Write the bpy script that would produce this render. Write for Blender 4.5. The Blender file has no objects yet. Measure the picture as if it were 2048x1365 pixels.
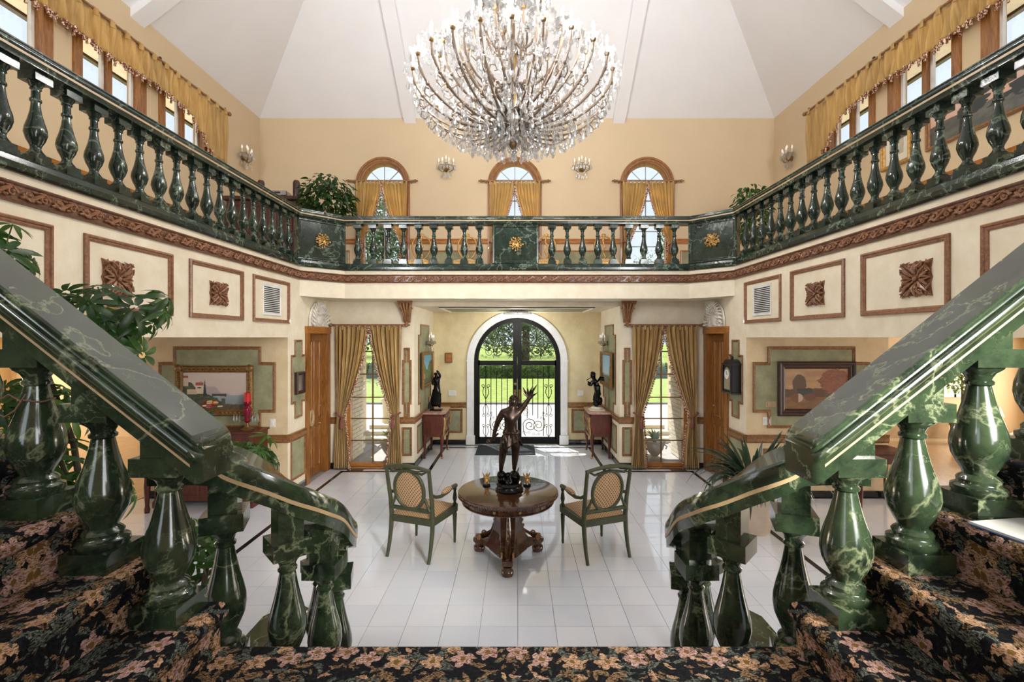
import bpy, bmesh, math, random
from mathutils import Vector, Matrix
random.seed(7)
S = bpy.context.scene
COL = S.collection
PI = math.pi
# ------------------------------------------------------------------ camera
F, CX, CY, EYE = 945.0, 1034.0, 676.0, 2.35
cam = bpy.data.cameras.new('camera'); cam_o = bpy.data.objects.new('camera', cam); COL.objects.link(cam_o)
cam.sensor_width = 36.0; cam.sensor_fit = 'HORIZONTAL'; cam.lens = F / 2048 * 36
cam.shift_x = -(CX - 1024) / 2048; cam.shift_y = (CY - 682.5) / 2048
cam.clip_start = 0.05; cam.clip_end = 300
cam_o.location = (0, 0, EYE); cam_o.rotation_euler = (PI / 2, 0, 0)
S.camera = cam_o
# ------------------------------------------------------------------ colour management, sky, sun, added area lights
S.view_settings.view_transform = 'Standard'; S.view_settings.look = 'None'
S.view_settings.gamma = 1.0; S.view_settings.use_curve_mapping = False
S.view_settings.exposure = 0.15
S.cycles.max_bounces = 6; S.cycles.diffuse_bounces = 4; S.cycles.glossy_bounces = 3; S.cycles.transmission_bounces = 4; S.cycles.transparent_max_bounces = 28
S.cycles.caustics_reflective = False; S.cycles.caustics_refractive = False; S.cycles.adaptive_threshold = .07
w = bpy.data.worlds.new('sky'); S.world = w; w.use_nodes = True
bg = w.node_tree.nodes['Background']; bg.inputs[0].default_value = (0.76, 0.88, 1.0, 1); bg.inputs[1].default_value = 1.05
sun = bpy.data.lights.new('sun', 'SUN'); sun.energy = 8.5; sun.angle = 0.009; sun.color = (1, .95, .86)
sun_o = bpy.data.objects.new('sun', sun); COL.objects.link(sun_o)
sun_o.rotation_euler = Vector((0.24, -0.42, -0.87)).to_track_quat('-Z', 'Y').to_euler()
def area(name, loc, d, sx, sy, e, col=(1, 1, 1), spread=180):
    l = bpy.data.lights.new(name, 'AREA'); l.shape = 'RECTANGLE'; l.size = sx; l.size_y = sy; l.energy = e; l.color = col; l.spread = math.radians(spread)
    o = bpy.data.objects.new(name, l); COL.objects.link(o); o.location = loc
    o.rotation_euler = Vector(d).to_track_quat('-Z', 'Z').to_euler(); return o
# added area lights in unseen openings of the rear wall, landing and wings
for x, e, c in ((-2.8, 35, (.88, .94, 1)), (2.8, 110, (.96, .98, 1))):
    area('rear_fill_light', (x, -2.45, 3.2), (0, 1, .08), 1.7, 3.2, e, c)
for s_, e in ((-1, 112), (1, 112)): area('gallery_fill_light', (s_ * 4.6, -2.45, 5.45), (-s_ * .32, 1, .12), 1.3, 2.8, e, (.95, .97, 1), 100)  # added upper pair, aimed to brighten the hall and ceiling
area('landing_fill_light', (3.32, -1.4, 2.85), (-1.45, 3.25, -1.15), 1.6, 1.0, 85, (1, .97, .86), 50)  # added narrow beam that makes the right flight look sunlit
area('wing_fill_light', (-11.9, 3.6, 1.3), (1, 0, 0), 1.8, 4.2, 50, (1, .88, .7))  # added lights brightening the wings, here and below
area('wing_fill_light', (11.9, 3.6, 1.3), (-1, 0, 0), 1.8, 4.2, 240, (1, .93, .82))
area('wing_fill_light', (11.9, 9.2, 1.3), (-1, 0, 0), 1.8, 2.5, 130, (1, .9, .74))
area('wing_fill_light', (-11.9, 9.2, 1.3), (1, 0, 0), 1.8, 2.5, 130, (1, .85, .62))
# ------------------------------------------------------------------ mesh helpers
def sx(px, d): return (px - CX) * d / F          # metres across at a known distance
def sz(py, d): return EYE + (CY - py) * d / F    # metres up at a known distance
def C(r, g, b):
    f = lambda c: (c / 255 / 12.92) if c <= 10 else ((c / 255 + .055) / 1.055) ** 2.4
    return (f(r), f(g), f(b))
class MB:
    def __init__(s): s.v = []; s.f = []
    def add(s, vs, fs):
        n = len(s.v); s.v += [tuple(p) for p in vs]; s.f += [tuple(i + n for i in f) for f in fs]; return s
    def box(s, x0, y0, z0, x1, y1, z1):
        return s.add([(x0, y0, z0), (x1, y0, z0), (x1, y1, z0), (x0, y1, z0), (x0, y0, z1), (x1, y0, z1), (x1, y1, z1), (x0, y1, z1)],
                     [(3, 2, 1, 0), (4, 5, 6, 7), (0, 1, 5, 4), (1, 2, 6, 5), (2, 3, 7, 6), (3, 0, 4, 7)])
    def cbox(s, c, h): return s.box(c[0] - h[0], c[1] - h[1], c[2] - h[2], c[0] + h[0], c[1] + h[1], c[2] + h[2])
    def prism(s, poly, fn, a, b):
        n = len(poly); vs = [fn(p[0], p[1], a) for p in poly] + [fn(p[0], p[1], b) for p in poly]
        return s.add(vs, [tuple(range(n))[::-1], tuple(range(n, 2 * n))] + [(i, (i + 1) % n, n + (i + 1) % n, n + i) for i in range(n)])
    def lathe(s, prof, seg=16, c=(0, 0, 0), caps=True, sq=(1, 1)):
        vs = []; fs = []; m = len(prof)
        for k in range(seg):
            a = 2 * PI * k / seg
            for r, z in prof: vs.append((c[0] + r * math.cos(a) * sq[0], c[1] + r * math.sin(a) * sq[1], c[2] + z))
        for k in range(seg):
            k2 = (k + 1) % seg
            for j in range(m - 1): fs.append((k * m + j, k2 * m + j, k2 * m + j + 1, k * m + j + 1))
        if caps: fs += [tuple(k * m for k in range(seg))[::-1], tuple(k * m + m - 1 for k in range(seg))]
        return s.add(vs, fs)
    def tube(s, pts, r, seg=8, closed=False, flat=1.0):
        pts = [Vector(p) for p in pts]; n = len(pts); vs = []; fs = []
        t0 = (pts[1] - pts[0]).normalized(); u = t0.orthogonal().normalized()
        for i, p in enumerate(pts):
            a = pts[(i - 1) % n] if (i > 0 or closed) else p; b = pts[(i + 1) % n] if (i < n - 1 or closed) else p
            t = (b - a); t = t.normalized() if t.length > 1e-9 else t0
            u = (u - t * u.dot(t)); u = u.normalized() if u.length > 1e-6 else t.orthogonal().normalized()
            w_ = t.cross(u); rr = r[i] if isinstance(r, (list, tuple)) else r
            for k in range(seg):
                an = 2 * PI * k / seg; vs.append(p + u * (rr * math.cos(an)) + w_ * (rr * flat * math.sin(an)))
        for i in range(n if closed else n - 1):
            j = (i + 1) % n
            for k in range(seg):
                k2 = (k + 1) % seg; fs.append((i * seg + k, i * seg + k2, j * seg + k2, j * seg + k))
        if not closed: fs += [tuple(range(seg))[::-1], tuple((n - 1) * seg + k for k in range(seg))]
        return s.add(vs, fs)
    def ball(s, c, r, su=10, sv=6):
        r = (r, r, r) if not isinstance(r, (tuple, list)) else r
        vs = [(c[0], c[1], c[2] - r[2])]; fs = []
        for j in range(1, sv):
            a = -PI / 2 + PI * j / sv
            for k in range(su):
                b = 2 * PI * k / su; vs.append((c[0] + r[0] * math.cos(a) * math.cos(b), c[1] + r[1] * math.cos(a) * math.sin(b), c[2] + r[2] * math.sin(a)))
        vs.append((c[0], c[1], c[2] + r[2])); L = len(vs) - 1
        for k in range(su):
            k2 = (k + 1) % su; fs.append((0, 1 + k2, 1 + k)); fs.append((L, L - su + k, L - su + k2))
            for j in range(sv - 2): fs.append((1 + j * su + k, 1 + j * su + k2, 1 + (j + 1) * su + k2, 1 + (j + 1) * su + k))
        return s.add(vs, fs)
    def grid(s, fn, nu, nv):
        vs = [fn(i / nu, j / nv) for j in range(nv + 1) for i in range(nu + 1)]
        fs = [(j * (nu + 1) + i, j * (nu + 1) + i + 1, (j + 1) * (nu + 1) + i + 1, (j + 1) * (nu + 1) + i) for j in range(nv) for i in range(nu)]
        return s.add(vs, fs)
    def sweep(s, prof, path, closed=False, caps=True):
        """closed 2-D profile (side, up) carried along a path; 'up' stays vertical, corners are mitred"""
        n = len(path); m = len(prof); vs = []; fs = []
        P3 = [Vector(p) for p in path]
        for i in range(n):
            a = P3[i - 1] if (i > 0 or closed) else None; b = P3[(i + 1) % n] if (i < n - 1 or closed) else None
            d1 = (P3[i] - a) if a is not None else (b - P3[i]); d2 = (b - P3[i]) if b is not None else d1
            d1 = Vector((d1.x, d1.y, 0)).normalized(); d2 = Vector((d2.x, d2.y, 0)).normalized()
            n1 = Vector((d1.y, -d1.x, 0)); n2 = Vector((d2.y, -d2.x, 0)); mm = (n1 + n2).normalized()
            k = 1 / max(.4, mm.dot(n1))
            for q in prof: vs.append(P3[i] + mm * (q[0] * k) + Vector((0, 0, q[1])))
        for i in range(n if closed else n - 1):
            j = (i + 1) % n
            for k in range(m):
                k2 = (k + 1) % m; fs.append((i * m + k, j * m + k, j * m + k2, i * m + k2))
        if caps and not closed: fs += [tuple(range(m)), tuple((n - 1) * m + k for k in range(m))[::-1]]
        return s.add(vs, fs)
    def mould(s, poly, w_, h, fn):
        """picture-moulding of width w_, height h laid along a closed 2-D outline; fn(u, v, out) -> 3-D"""
        n = len(poly); P2 = [Vector((p[0], p[1])) for p in poly]; rings = []
        ar = sum(P2[i].x * P2[(i + 1) % n].y - P2[(i + 1) % n].x * P2[i].y for i in range(n)); sg = 1 if ar > 0 else -1
        pr = [(0, 0), (0, h * .6), (w_ * .18, h), (w_ * .42, h * .9), (w_ * .5, h * .55), (w_ * .75, h * .6), (w_, h * .3), (w_, 0)]
        vs = []; fs = []; m = len(pr)
        for i in range(n):
            d1 = (P2[i] - P2[i - 1]).normalized(); d2 = (P2[(i + 1) % n] - P2[i]).normalized()
            n1 = Vector((-d1.y, d1.x)) * sg; n2 = Vector((-d2.y, d2.x)) * sg; mm = n1 + n2; mm = mm / mm.dot(n1)
            for a, b in pr: q = P2[i] + mm * a; vs.append(fn(q.x, q.y, b))
        for i in range(n):
            j = (i + 1) % n
            for k in range(m):
                k2 = (k + 1) % m; fs.append((i * m + k, j * m + k, j * m + k2, i * m + k2))
        return s.add(vs, fs)
    def xf(s, M):
        s.v = [tuple(M @ Vector(p)) for p in s.v]; return s
    def mesh(s, name, mat, smooth=None):
        me = bpy.data.meshes.new(name); me.from_pydata(s.v, [], s.f); me.validate()
        bm = bmesh.new(); bm.from_mesh(me); bmesh.ops.recalc_face_normals(bm, faces=bm.faces); bm.to_mesh(me); bm.free()
        if mat is not None: me.materials.append(mat)
        if smooth is not None:
            me.polygons.foreach_set('use_smooth', [True] * len(me.polygons)); me.set_sharp_from_angle(angle=math.radians(smooth))
        return me
def inst(name, me, parent=None, loc=(0, 0, 0), rot=(0, 0, 0), scale=(1, 1, 1), **kw):
    o = bpy.data.objects.new(name, me); COL.objects.link(o); o.location = loc; o.rotation_euler = rot; o.scale = scale
    if parent is not None: o.parent = parent
    for k, v in kw.items():
        if v is not None: o[k] = v
    return o
def obj(name, mb, mat, parent=None, smooth=None, loc=(0, 0, 0), rot=(0, 0, 0), bev=0, solid=0, sub=0, **kw):
    o = inst(name, mb.mesh(name, mat, smooth), parent, loc, rot, **kw)
    if solid: m = o.modifiers.new('s', 'SOLIDIFY'); m.thickness = solid; m.offset = 0
    if bev: m = o.modifiers.new('b', 'BEVEL'); m.width = bev; m.segments = 2; m.limit_method = 'ANGLE'
    if sub: m = o.modifiers.new('u', 'SUBSURF'); m.levels = sub; m.render_levels = sub
    return o
def thing(name, label, cat, loc=(0, 0, 0), rz=0, group=None, kind=None):
    o = bpy.data.objects.new(name, None); COL.objects.link(o); o.location = loc; o.rotation_euler = (0, 0, rz)
    o.empty_display_size = .1
    if kind: o['kind'] = kind
    if label: o['label'] = label
    if cat: o['category'] = cat
    if group: o['group'] = group
    return o
def struct(name, mb, mat, parent=None, smooth=None, label=None, **kw):
    return obj(name, mb, mat, parent, smooth, kind=None if parent else 'structure', label=label, **kw)
def dup(root, loc, rz, label=None, group=None, mirror=False):
    r = root.copy(); COL.objects.link(r); r.location = loc; r.rotation_euler = (0, 0, rz)
    if label: r['label'] = label
    if group: r['group'] = group
    def rec(a, b):
        for ch in list(a.children):
            c = ch.copy(); COL.objects.link(c); c.parent = b; c.matrix_parent_inverse = ch.matrix_parent_inverse.copy(); rec(ch, c)
    rec(root, r)
    if mirror: r.scale = (-1, 1, 1)
    return r
def skin(name, pts, edges, mat, parent=None, root=0, sub=2, **kw):
    """one continuous body grown round a skeleton: pts = [(x, y, z, r) or (x, y, z, rx, ry)]"""
    me = bpy.data.meshes.new(name); me.from_pydata([p[:3] for p in pts], edges, [])
    o = inst(name, me, parent, **kw); me.materials.append(mat)
    o.modifiers.new('skin', 'SKIN').use_smooth_shade = True
    if not me.skin_vertices: 
        bm = bmesh.new(); bm.from_mesh(me); bm.verts.layers.skin.verify(); bm.to_mesh(me); bm.free()
    for i, p in enumerate(pts):
        sv = me.skin_vertices[0].data[i]; sv.radius = (p[3], p[4] if len(p) > 4 else p[3]); sv.use_root = (i == root)
    m = o.modifiers.new('sub', 'SUBSURF'); m.levels = sub; m.render_levels = sub
    return o
# ------------------------------------------------------------------ materials
MATS = {}
class NT:
    def __init__(s, name):
        s.m = bpy.data.materials.new(name); s.m.use_nodes = True; s.t = s.m.node_tree; s.n = s.t.nodes; s.l = s.t.links
        s.b = s.n['Principled BSDF']; s.out = s.n['Material Output']
    def put(s, v, sock):
        if isinstance(v, (int, float)): sock.default_value = v
        elif isinstance(v, (tuple, list)): sock.default_value = tuple(v) + ((1,) if len(v) == 3 and sock.type == 'RGBA' else ())
        elif v is not None: s.l.new(v, sock)
    def node(s, ty, ins={}, **at):
        n = s.n.new(ty)
        for k, v in at.items(): setattr(n, k, v)
        for k, v in ins.items(): s.put(v, n.inputs[k])
        return n
    def math(s, op, a, b=0.0, c=0.0, clamp=False):
        n = s.n.new('ShaderNodeMath'); n.operation = op; n.use_clamp = clamp
        s.put(a, n.inputs[0]); s.put(b, n.inputs[1]); s.put(c, n.inputs[2]); return n.outputs[0]
    def vmath(s, op, a, b=None, sc=None):
        n = s.n.new('ShaderNodeVectorMath'); n.operation = op; s.put(a, n.inputs[0])
        if b is not None: s.put(b, n.inputs[1])
        if sc is not None: s.put(sc, n.inputs['Scale'])
        return n.outputs[1] if op in ('LENGTH', 'DISTANCE', 'DOT_PRODUCT') else n.outputs[0]
    def noise(s, vec, scale, detail=4, rough=.55, dist=0):
        n = s.node('ShaderNodeTexNoise', {'Scale': scale, 'Detail': detail, 'Roughness': rough, 'Distortion': dist})
        if vec is not None: s.l.new(vec, n.inputs['Vector'])
        return n.outputs['Fac']
    def ramp(s, fac, stops):
        n = s.n.new('ShaderNodeValToRGB'); s.put(fac, n.inputs[0]); e = n.color_ramp.elements
        while len(e) < len(stops): e.new(.5)
        for i, (p, c) in enumerate(stops): e[i].position = p; e[i].color = tuple(c) + (1,) if len(c) == 3 else c
        return n.outputs[0]
    def mix(s, f, a, b):
        n = s.node('ShaderNodeMix', data_type='RGBA'); s.put(f, n.inputs['Factor']); s.put(a, n.inputs['A']) if False else None
        s.put(f, n.inputs[0]); s.put(a, n.inputs[6]); s.put(b, n.inputs[7]); return n.outputs[2]
    def pos(s): return s.node('ShaderNodeNewGeometry').outputs['Position']
    def co(s, w_='Object'): return s.node('ShaderNodeTexCoord').outputs[w_]
    def bump(s, h, strength=.3, dist=.01):
        n = s.node('ShaderNodeBump', {'Height': h, 'Strength': strength, 'Distance': dist}); s.l.new(n.outputs[0], s.b.inputs['Normal'])
    def set(s, col=None, rough=None, metal=None, **kw):
        if col is not None: s.put(col, s.b.inputs['Base Color'])
        if rough is not None: s.put(rough, s.b.inputs['Roughness'])
        if metal is not None: s.put(metal, s.b.inputs['Metallic'])
        for k, v in kw.items(): s.put(v, s.b.inputs[k.replace('_', ' ')])
        return s
def plain(name, col, rough=.5, metal=0, var=.12, scale=6, bump=0, bscale=60, **kw):
    t = NT(name); c = tuple(col)
    f = t.noise(t.pos(), scale)
    t.set(t.ramp(f, [(.3, tuple(x * (1 - var) for x in c)), (.7, tuple(min(1, x * (1 + var)) for x in c))]), rough, metal, **kw)
    if bump: t.bump(t.noise(t.pos(), bscale, 3), bump, .004)
    MATS[name] = t.m; return t.m
def marble(name, dark, mid, vein, rough=.09, amount=.5, coat=.6, ior=1.6):
    t = NT(name); p = t.pos()
    n1 = t.noise(p, 6.5, 7, .68, .25); base = t.ramp(n1, [(.32, dark), (.5, tuple((a + b) / 2 for a, b in zip(dark, mid))), (.72, mid)])
    n2 = t.noise(p, 2.3, 6, .58, .35); v1 = t.math('ABSOLUTE', t.math('SUBTRACT', n2, .5))
    n3 = t.noise(p, 6.0, 5, .6, .3); v2 = t.math('ABSOLUTE', t.math('SUBTRACT', n3, .5))
    f1 = t.ramp(v1, [(0, (amount * 1.5,) * 3), (.006, (amount * .7,) * 3), (.017, (0, 0, 0))]); f2 = t.ramp(v2, [(0, (amount * .8,) * 3), (.010, (0, 0, 0))])
    msk = t.ramp(t.noise(p, 3.1, 2), [(.42, (0, 0, 0)), (.62, (1, 1, 1))])
    f = t.math('ADD', f1, t.math('MULTIPLY', f2, msk), clamp=True)
    t.set(t.mix(f, base, vein), rough); t.b.inputs['Coat Weight'].default_value = coat; t.b.inputs['Coat Roughness'].default_value = .03; t.b.inputs['IOR'].default_value = ior
    MATS[name] = t.m; return t.m
M_STAIR = marble('polished_green_marble', (.005, .010, .007), (.040, .066, .032), (.30, .34, .20), .15, .36, .3)
M_BALC = marble('balcony_green_marble', (.006, .012, .009), (.023, .044, .030), (.20, .26, .19), .16, .48, .15, 1.5)
M_INLAY = plain('cream_inlay', C(178, 152, 116), .35)
M_UPWALL = plain('tan_paint', C(208, 186, 152), .8, var=.02, scale=2)
def plaster(name, a, b):
    t = NT(name); f = t.noise(t.pos(), 5, 6, .65); t.set(t.ramp(f, [(.3, a), (.72, b)]), .75); t.bump(t.noise(t.pos(), 40, 3), .08, .003); MATS[name] = t.m; return t.m
M_LOWALL = plaster('cream_plaster', C(224, 210, 184), C(238, 229, 208))
M_WINGWALL = plaster('tan_plaster', C(206, 182, 144), C(224, 204, 168))
M_ALCWALL = plaster('yellow_plaster', C(212, 194, 148), C(228, 214, 174))
M_GREENP = plaster('sage_plaster', C(130, 130, 100), C(164, 163, 130))
M_CEIL = plain('white_ceiling', (.82, .82, .84), .85, var=.015, scale=2)
def wood(name, a, b, rough=.35, sc=(3, 3, .4), coat=.2):
    t = NT(name); p = t.node('ShaderNodeMapping', {'Vector': t.pos(), 'Scale': sc}).outputs[0]
    f = t.noise(p, 9, 5, .6, 1.2); t.set(t.ramp(f, [(.3, a), (.7, b)]), rough); t.b.inputs['Coat Weight'].default_value = coat; MATS[name] = t.m; return t.m
M_OAK = wood('honey_oak', C(108, 66, 26), C(166, 110, 54))
M_OAKX = wood('honey_oak_across', C(138, 84, 34), C(190, 128, 66), sc=(.5, .5, 4))
M_MOULD = wood('gilded_brown_moulding', C(104, 68, 38), C(160, 114, 68), .32, (2, 2, 2))
M_MOULDR = wood('rosy_brown_moulding', C(108, 70, 48), C(162, 114, 82), .34, (3, 3, 3))
M_MAHOG = wood('red_mahogany', C(62, 22, 12), C(104, 44, 24), .42, (2, 2, .5), .0)
M_WALNUT = wood('dark_walnut', C(36, 20, 13), C(84, 48, 28), .16, (1, 3, 1), .6)
M_DARKW = wood('dark_brown_wood', C(38, 20, 16), C(72, 40, 30), .35)
M_GOLD = plain('gilt_gold', C(186, 146, 84), .34, .5, .3, 30)
M_ANTQ = plain('antique_dark_gold', C(128, 94, 50), .38, .4, .4, 40)
M_BRASS = plain('aged_brass', C(132, 104, 66), .35, .7, .25, 20)
M_ARM = plain('smoky_brass_arm', C(124, 108, 92), .35, .3, .15, 20)
M_IRON = plain('black_iron', (.005, .005, .005), .55, 0, Specular_IOR_Level=.2)
M_STONE = plain('white_stone', (.80, .80, .80), .5, var=.06, scale=8)
M_BRONZE = plain('dark_bronze', C(52, 38, 30), .28, .7, .5, 14)
M_BRONZEB = plain('black_bronze', C(22, 20, 20), .22, .6, .4, 14)
M_CHAIR = plain('sage_green_paint', C(58, 62, 38), .5, 0, .25, 18)
M_WHITE = plain('white_plastic', (.78, .77, .74), .4)
M_VENTD = plain('dark_void', (.02, .018, .015), .9)
M_CREAMORN = plaster('chalky_white', C(205, 196, 182), C(248, 244, 236))
M_TERRA = plain('gilded_terracotta', C(150, 106, 70), .45, .3, .4, 30)
M_RED = plain('red_wax', C(190, 18, 26), .35)
M_REDGL = plain('ruby_glass', C(120, 10, 40), .08)
M_BLACK = plain('black_wood', (.012, .011, .011), .35)
M_SILVER = plain('silver_metal', C(190, 190, 195), .25, .9)
M_ROPE = plain('brown_cord', C(120, 92, 72), .8)
M_TASSEL = plain('mauve_tassel', C(126, 72, 66), .9, var=.4, scale=60)
def fabric(name, a, b, trans, sc=45):
    t = NT(name); p = t.node('ShaderNodeMapping', {'Vector': t.pos(), 'Scale': (1, 1, .06)}).outputs[0]
    t.set(t.ramp(t.noise(p, sc, 3), [(.3, a), (.7, b)]), .38); t.b.inputs['Sheen Weight'].default_value = .3
    tr = t.node('ShaderNodeBsdfTranslucent', {'Color': tuple(min(1, x * 1.15) for x in b)}); mx = t.node('ShaderNodeMixShader', {'Fac': trans})
    t.l.new(t.b.outputs[0], mx.inputs[1]); t.l.new(tr.outputs[0], mx.inputs[2]); t.l.new(mx.outputs[0], t.out.inputs[0]); MATS[name] = t.m; return t.m
M_CURT = fabric('gold_silk', C(156, 118, 56), C(224, 192, 130), .25)
M_CURTU = fabric('bright_gold_silk', C(186, 148, 76), C(226, 196, 132), .42)
def fringe_mat():
    t = NT('tassel_fringe'); t.set(t.ramp(t.noise(t.pos(), 55, 1), [(.42, C(110, 52, 52)), (.5, C(160, 110, 84)), (.6, C(232, 208, 180))]), .9); return t.m
M_FRINGE = fringe_mat()
def glass_mat(name, tint=(1, 1, 1), g=.07):
    t = NT(name); tr = t.node('ShaderNodeBsdfTransparent', {'Color': tint}); gl = t.node('ShaderNodeBsdfGlossy', {'Roughness': .0})
    mx = t.node('ShaderNodeMixShader', {'Fac': g}); t.l.new(tr.outputs[0], mx.inputs[1]); t.l.new(gl.outputs[0], mx.inputs[2]); t.l.new(mx.outputs[0], t.out.inputs[0]); return t.m
M_GLASS = glass_mat('clear_window_glass')
def crystal_mat():
    t = NT('cut_crystal'); lw = t.node('ShaderNodeLayerWeight', {'Blend': .4})
    tr = t.node('ShaderNodeBsdfTransparent', {'Color': (.985, .99, .995)}); gl = t.node('ShaderNodeBsdfGlossy', {'Roughness': .06, 'Color': (1, 1, 1)})
    df = t.node('ShaderNodeBsdfTranslucent', {'Color': (.9, .92, .95)}); m0 = t.node('ShaderNodeMixShader', {'Fac': .14}); t.l.new(tr.outputs[0], m0.inputs[1]); t.l.new(df.outputs[0], m0.inputs[2])
    mx = t.node('ShaderNodeMixShader', {'Fac': t.math('ADD', t.math('MULTIPLY', lw.outputs['Fresnel'], .6), .10, clamp=True)})
    t.l.new(m0.outputs[0], mx.inputs[1]); t.l.new(gl.outputs[0], mx.inputs[2]); t.l.new(mx.outputs[0], t.out.inputs[0]); return t.m
M_CRYST = crystal_mat()
def bulb_mat(name, e):
    t = NT(name); t.set((.95, .95, .95), .15, Emission_Color=(1, .95, .88), Emission_Strength=e); return t.m
M_BULB = bulb_mat('clear_flame_bulb', .25)
def leaf_mat(name, a, b, rough=.35):
    t = NT(name); r = t.node('ShaderNodeObjectInfo').outputs['Random']
    f = t.math('ADD', t.math('MULTIPLY', r, .5), t.math('MULTIPLY', t.noise(t.pos(), 9), .6))
    t.set(t.ramp(f, [(.25, a), (.8, b)]), rough); tr = t.node('ShaderNodeBsdfTranslucent', {'Color': tuple(min(1, x * 1.6) for x in b)})
    mx = t.node('ShaderNodeMixShader', {'Fac': .2}); t.l.new(t.b.outputs[0], mx.inputs[1]); t.l.new(tr.outputs[0], mx.inputs[2]); t.l.new(mx.outputs[0], t.out.inputs[0]); return t.m
M_LEAF = leaf_mat('glossy_green_leaf', C(20, 42, 14), C(62, 104, 40))
M_LEAFD = leaf_mat('dark_strap_leaf', C(16, 30, 20), C(48, 72, 52), .3)
M_LEAFL = leaf_mat('bright_leaf', C(46, 78, 26), C(128, 156, 78))
M_TREE = leaf_mat('tree_leaf', C(30, 52, 34), C(98, 124, 84), .6)
M_BARK = plain('bark', C(82, 70, 58), .9, var=.3)
def tile_mat(name, a, b, rough):
    t = NT(name); r = t.node('ShaderNodeObjectInfo').outputs['Random']; f = t.math('ADD', t.math('MULTIPLY', r, .45), t.math('MULTIPLY', t.noise(t.pos(), 3, 5), .6))
    t.set(t.ramp(f, [(.2, a), (.85, b)]), rough); t.b.inputs['Coat Weight'].default_value = .6; t.b.inputs['Coat Roughness'].default_value = .02; return t.m
M_TILE = tile_mat('polished_white_tile', C(220, 226, 240), C(234, 238, 248), .06)
M_GROUT = plain('grey_grout', C(150, 150, 150), .8)
M_INLAYB = plain('black_marble_strip', (.012, .013, .016), .12)
M_PARQ = wood('pale_parquet', C(176, 146, 116), C(212, 184, 152), .2, (4, .6, 1))
M_MAT = plain('charcoal_doormat', C(34, 40, 44), .95, var=.3, scale=120)
M_BRICK = plain('white_painted_brick', C(214, 206, 190), .8, var=.06, scale=9)
M_GRAVEL = None
def carpet_mat():
    """woven floral carpet: motifs placed in a mirrored 0.70 m repeat, from the mesh's own UVs"""
    t = NT('floral_carpet'); uv = t.co('UV'); nz = t.node('ShaderNodeTexNoise', {'Scale': 26.0, 'Detail': 2.0, 'Vector': uv})
    wob = t.vmath('SCALE', t.vmath('SUBTRACT', nz.outputs['Color'], (.5, .5, .5)), sc=.026); nz2 = t.node('ShaderNodeTexNoise', {'Scale': 110.0, 'Detail': 1.0, 'Vector': uv}); uvw = t.vmath('ADD', t.vmath('ADD', uv, wob), t.vmath('SCALE', t.vmath('SUBTRACT', nz2.outputs['Color'], (.5, .5, .5)), sc=.012))
    sp = t.node('ShaderNodeSeparateXYZ', {0: uvw}); R_ = .70
    def fold(a, per): return t.math('ABSOLUTE', t.math('SUBTRACT', t.math('FLOORED_MODULO', a, per), per / 2))
    u = fold(sp.outputs[0], R_); v = t.math('FLOORED_MODULO', sp.outputs[1], R_)
    streak = t.noise(t.node('ShaderNodeMapping', {'Vector': uvw, 'Rotation': (0, 0, .8), 'Scale': (1, 3.5, 1)}).outputs[0], 75, 3)
    tan = t.ramp(streak, [(.41, C(16, 13, 11)), (.49, C(104, 82, 60)), (.64, C(162, 132, 102))]); sage = t.ramp(streak, [(.41, C(14, 17, 16)), (.50, C(70, 76, 70)), (.66, C(128, 130, 122))])
    peach = t.ramp(streak, [(.37, C(64, 44, 34)), (.47, C(160, 124, 98)), (.64, C(206, 172, 142))]); pink = t.ramp(streak, [(.37, C(64, 44, 42)), (.47, C(156, 120, 112)), (.64, C(202, 170, 158))])
    col = t.ramp(t.noise(uvw, 90, 1), [(.4, (.006, .006, .008)), (.7, (.016, .016, .018))])
    def d(cx, cy, ang, ax, ay):
        x = t.math('SUBTRACT', u, cx); y = t.math('SUBTRACT', v, cy); c, s_ = math.cos(ang), math.sin(ang)
        xr = t.math('ADD', t.math('MULTIPLY', x, c / ax), t.math('MULTIPLY', y, s_ / ax)); yr = t.math('ADD', t.math('MULTIPLY', x, -s_ / ay), t.math('MULTIPLY', y, c / ay))
        return t.math('ADD', t.math('MULTIPLY', xr, xr), t.math('MULTIPLY', yr, yr))
    def leaf(cx, cy, ang, ax, ay, k):
        nonlocal col; col = t.mix(t.math('LESS_THAN', d(cx, cy, ang, ax, ay), 1.0), col, k)
    def arc(cx, cy, r, w_, k, cut):
        nonlocal col
        x = t.math('SUBTRACT', u, cx); y = t.math('SUBTRACT', v, cy); rr = t.math('SQRT', t.math('ADD', t.math('MULTIPLY', x, x), t.math('MULTIPLY', y, y)))
        g = t.math('LESS_THAN', t.math('ABSOLUTE', t.math('SUBTRACT', rr, r)), w_)
        h = t.math('GREATER_THAN', t.math('ADD', t.math('MULTIPLY', x, math.cos(cut)), t.math('MULTIPLY', y, math.sin(cut))), -r * .45)
        col = t.mix(t.math('MULTIPLY', g, h), col, k)
    def flower(cx, cy, r, k):
        nonlocal col
        x = t.math('SUBTRACT', u, cx); y = t.math('SUBTRACT', v, cy); rr = t.math('SQRT', t.math('ADD', t.math('MULTIPLY', x, x), t.math('MULTIPLY', y, y)))
        a = t.math('ARCTAN2', y, x); pet = t.math('MULTIPLY', t.math('ADD', t.math('MULTIPLY', t.math('ABSOLUTE', t.math('COSINE', t.math('MULTIPLY', a, 2.5))), .55), .5), r)
        rr = t.math('DIVIDE', rr, 1.22); col = t.mix(t.math('LESS_THAN', rr, pet), col, k); col = t.mix(t.math('LESS_THAN', rr, r * .24), col, C(112, 84, 44))
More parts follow.
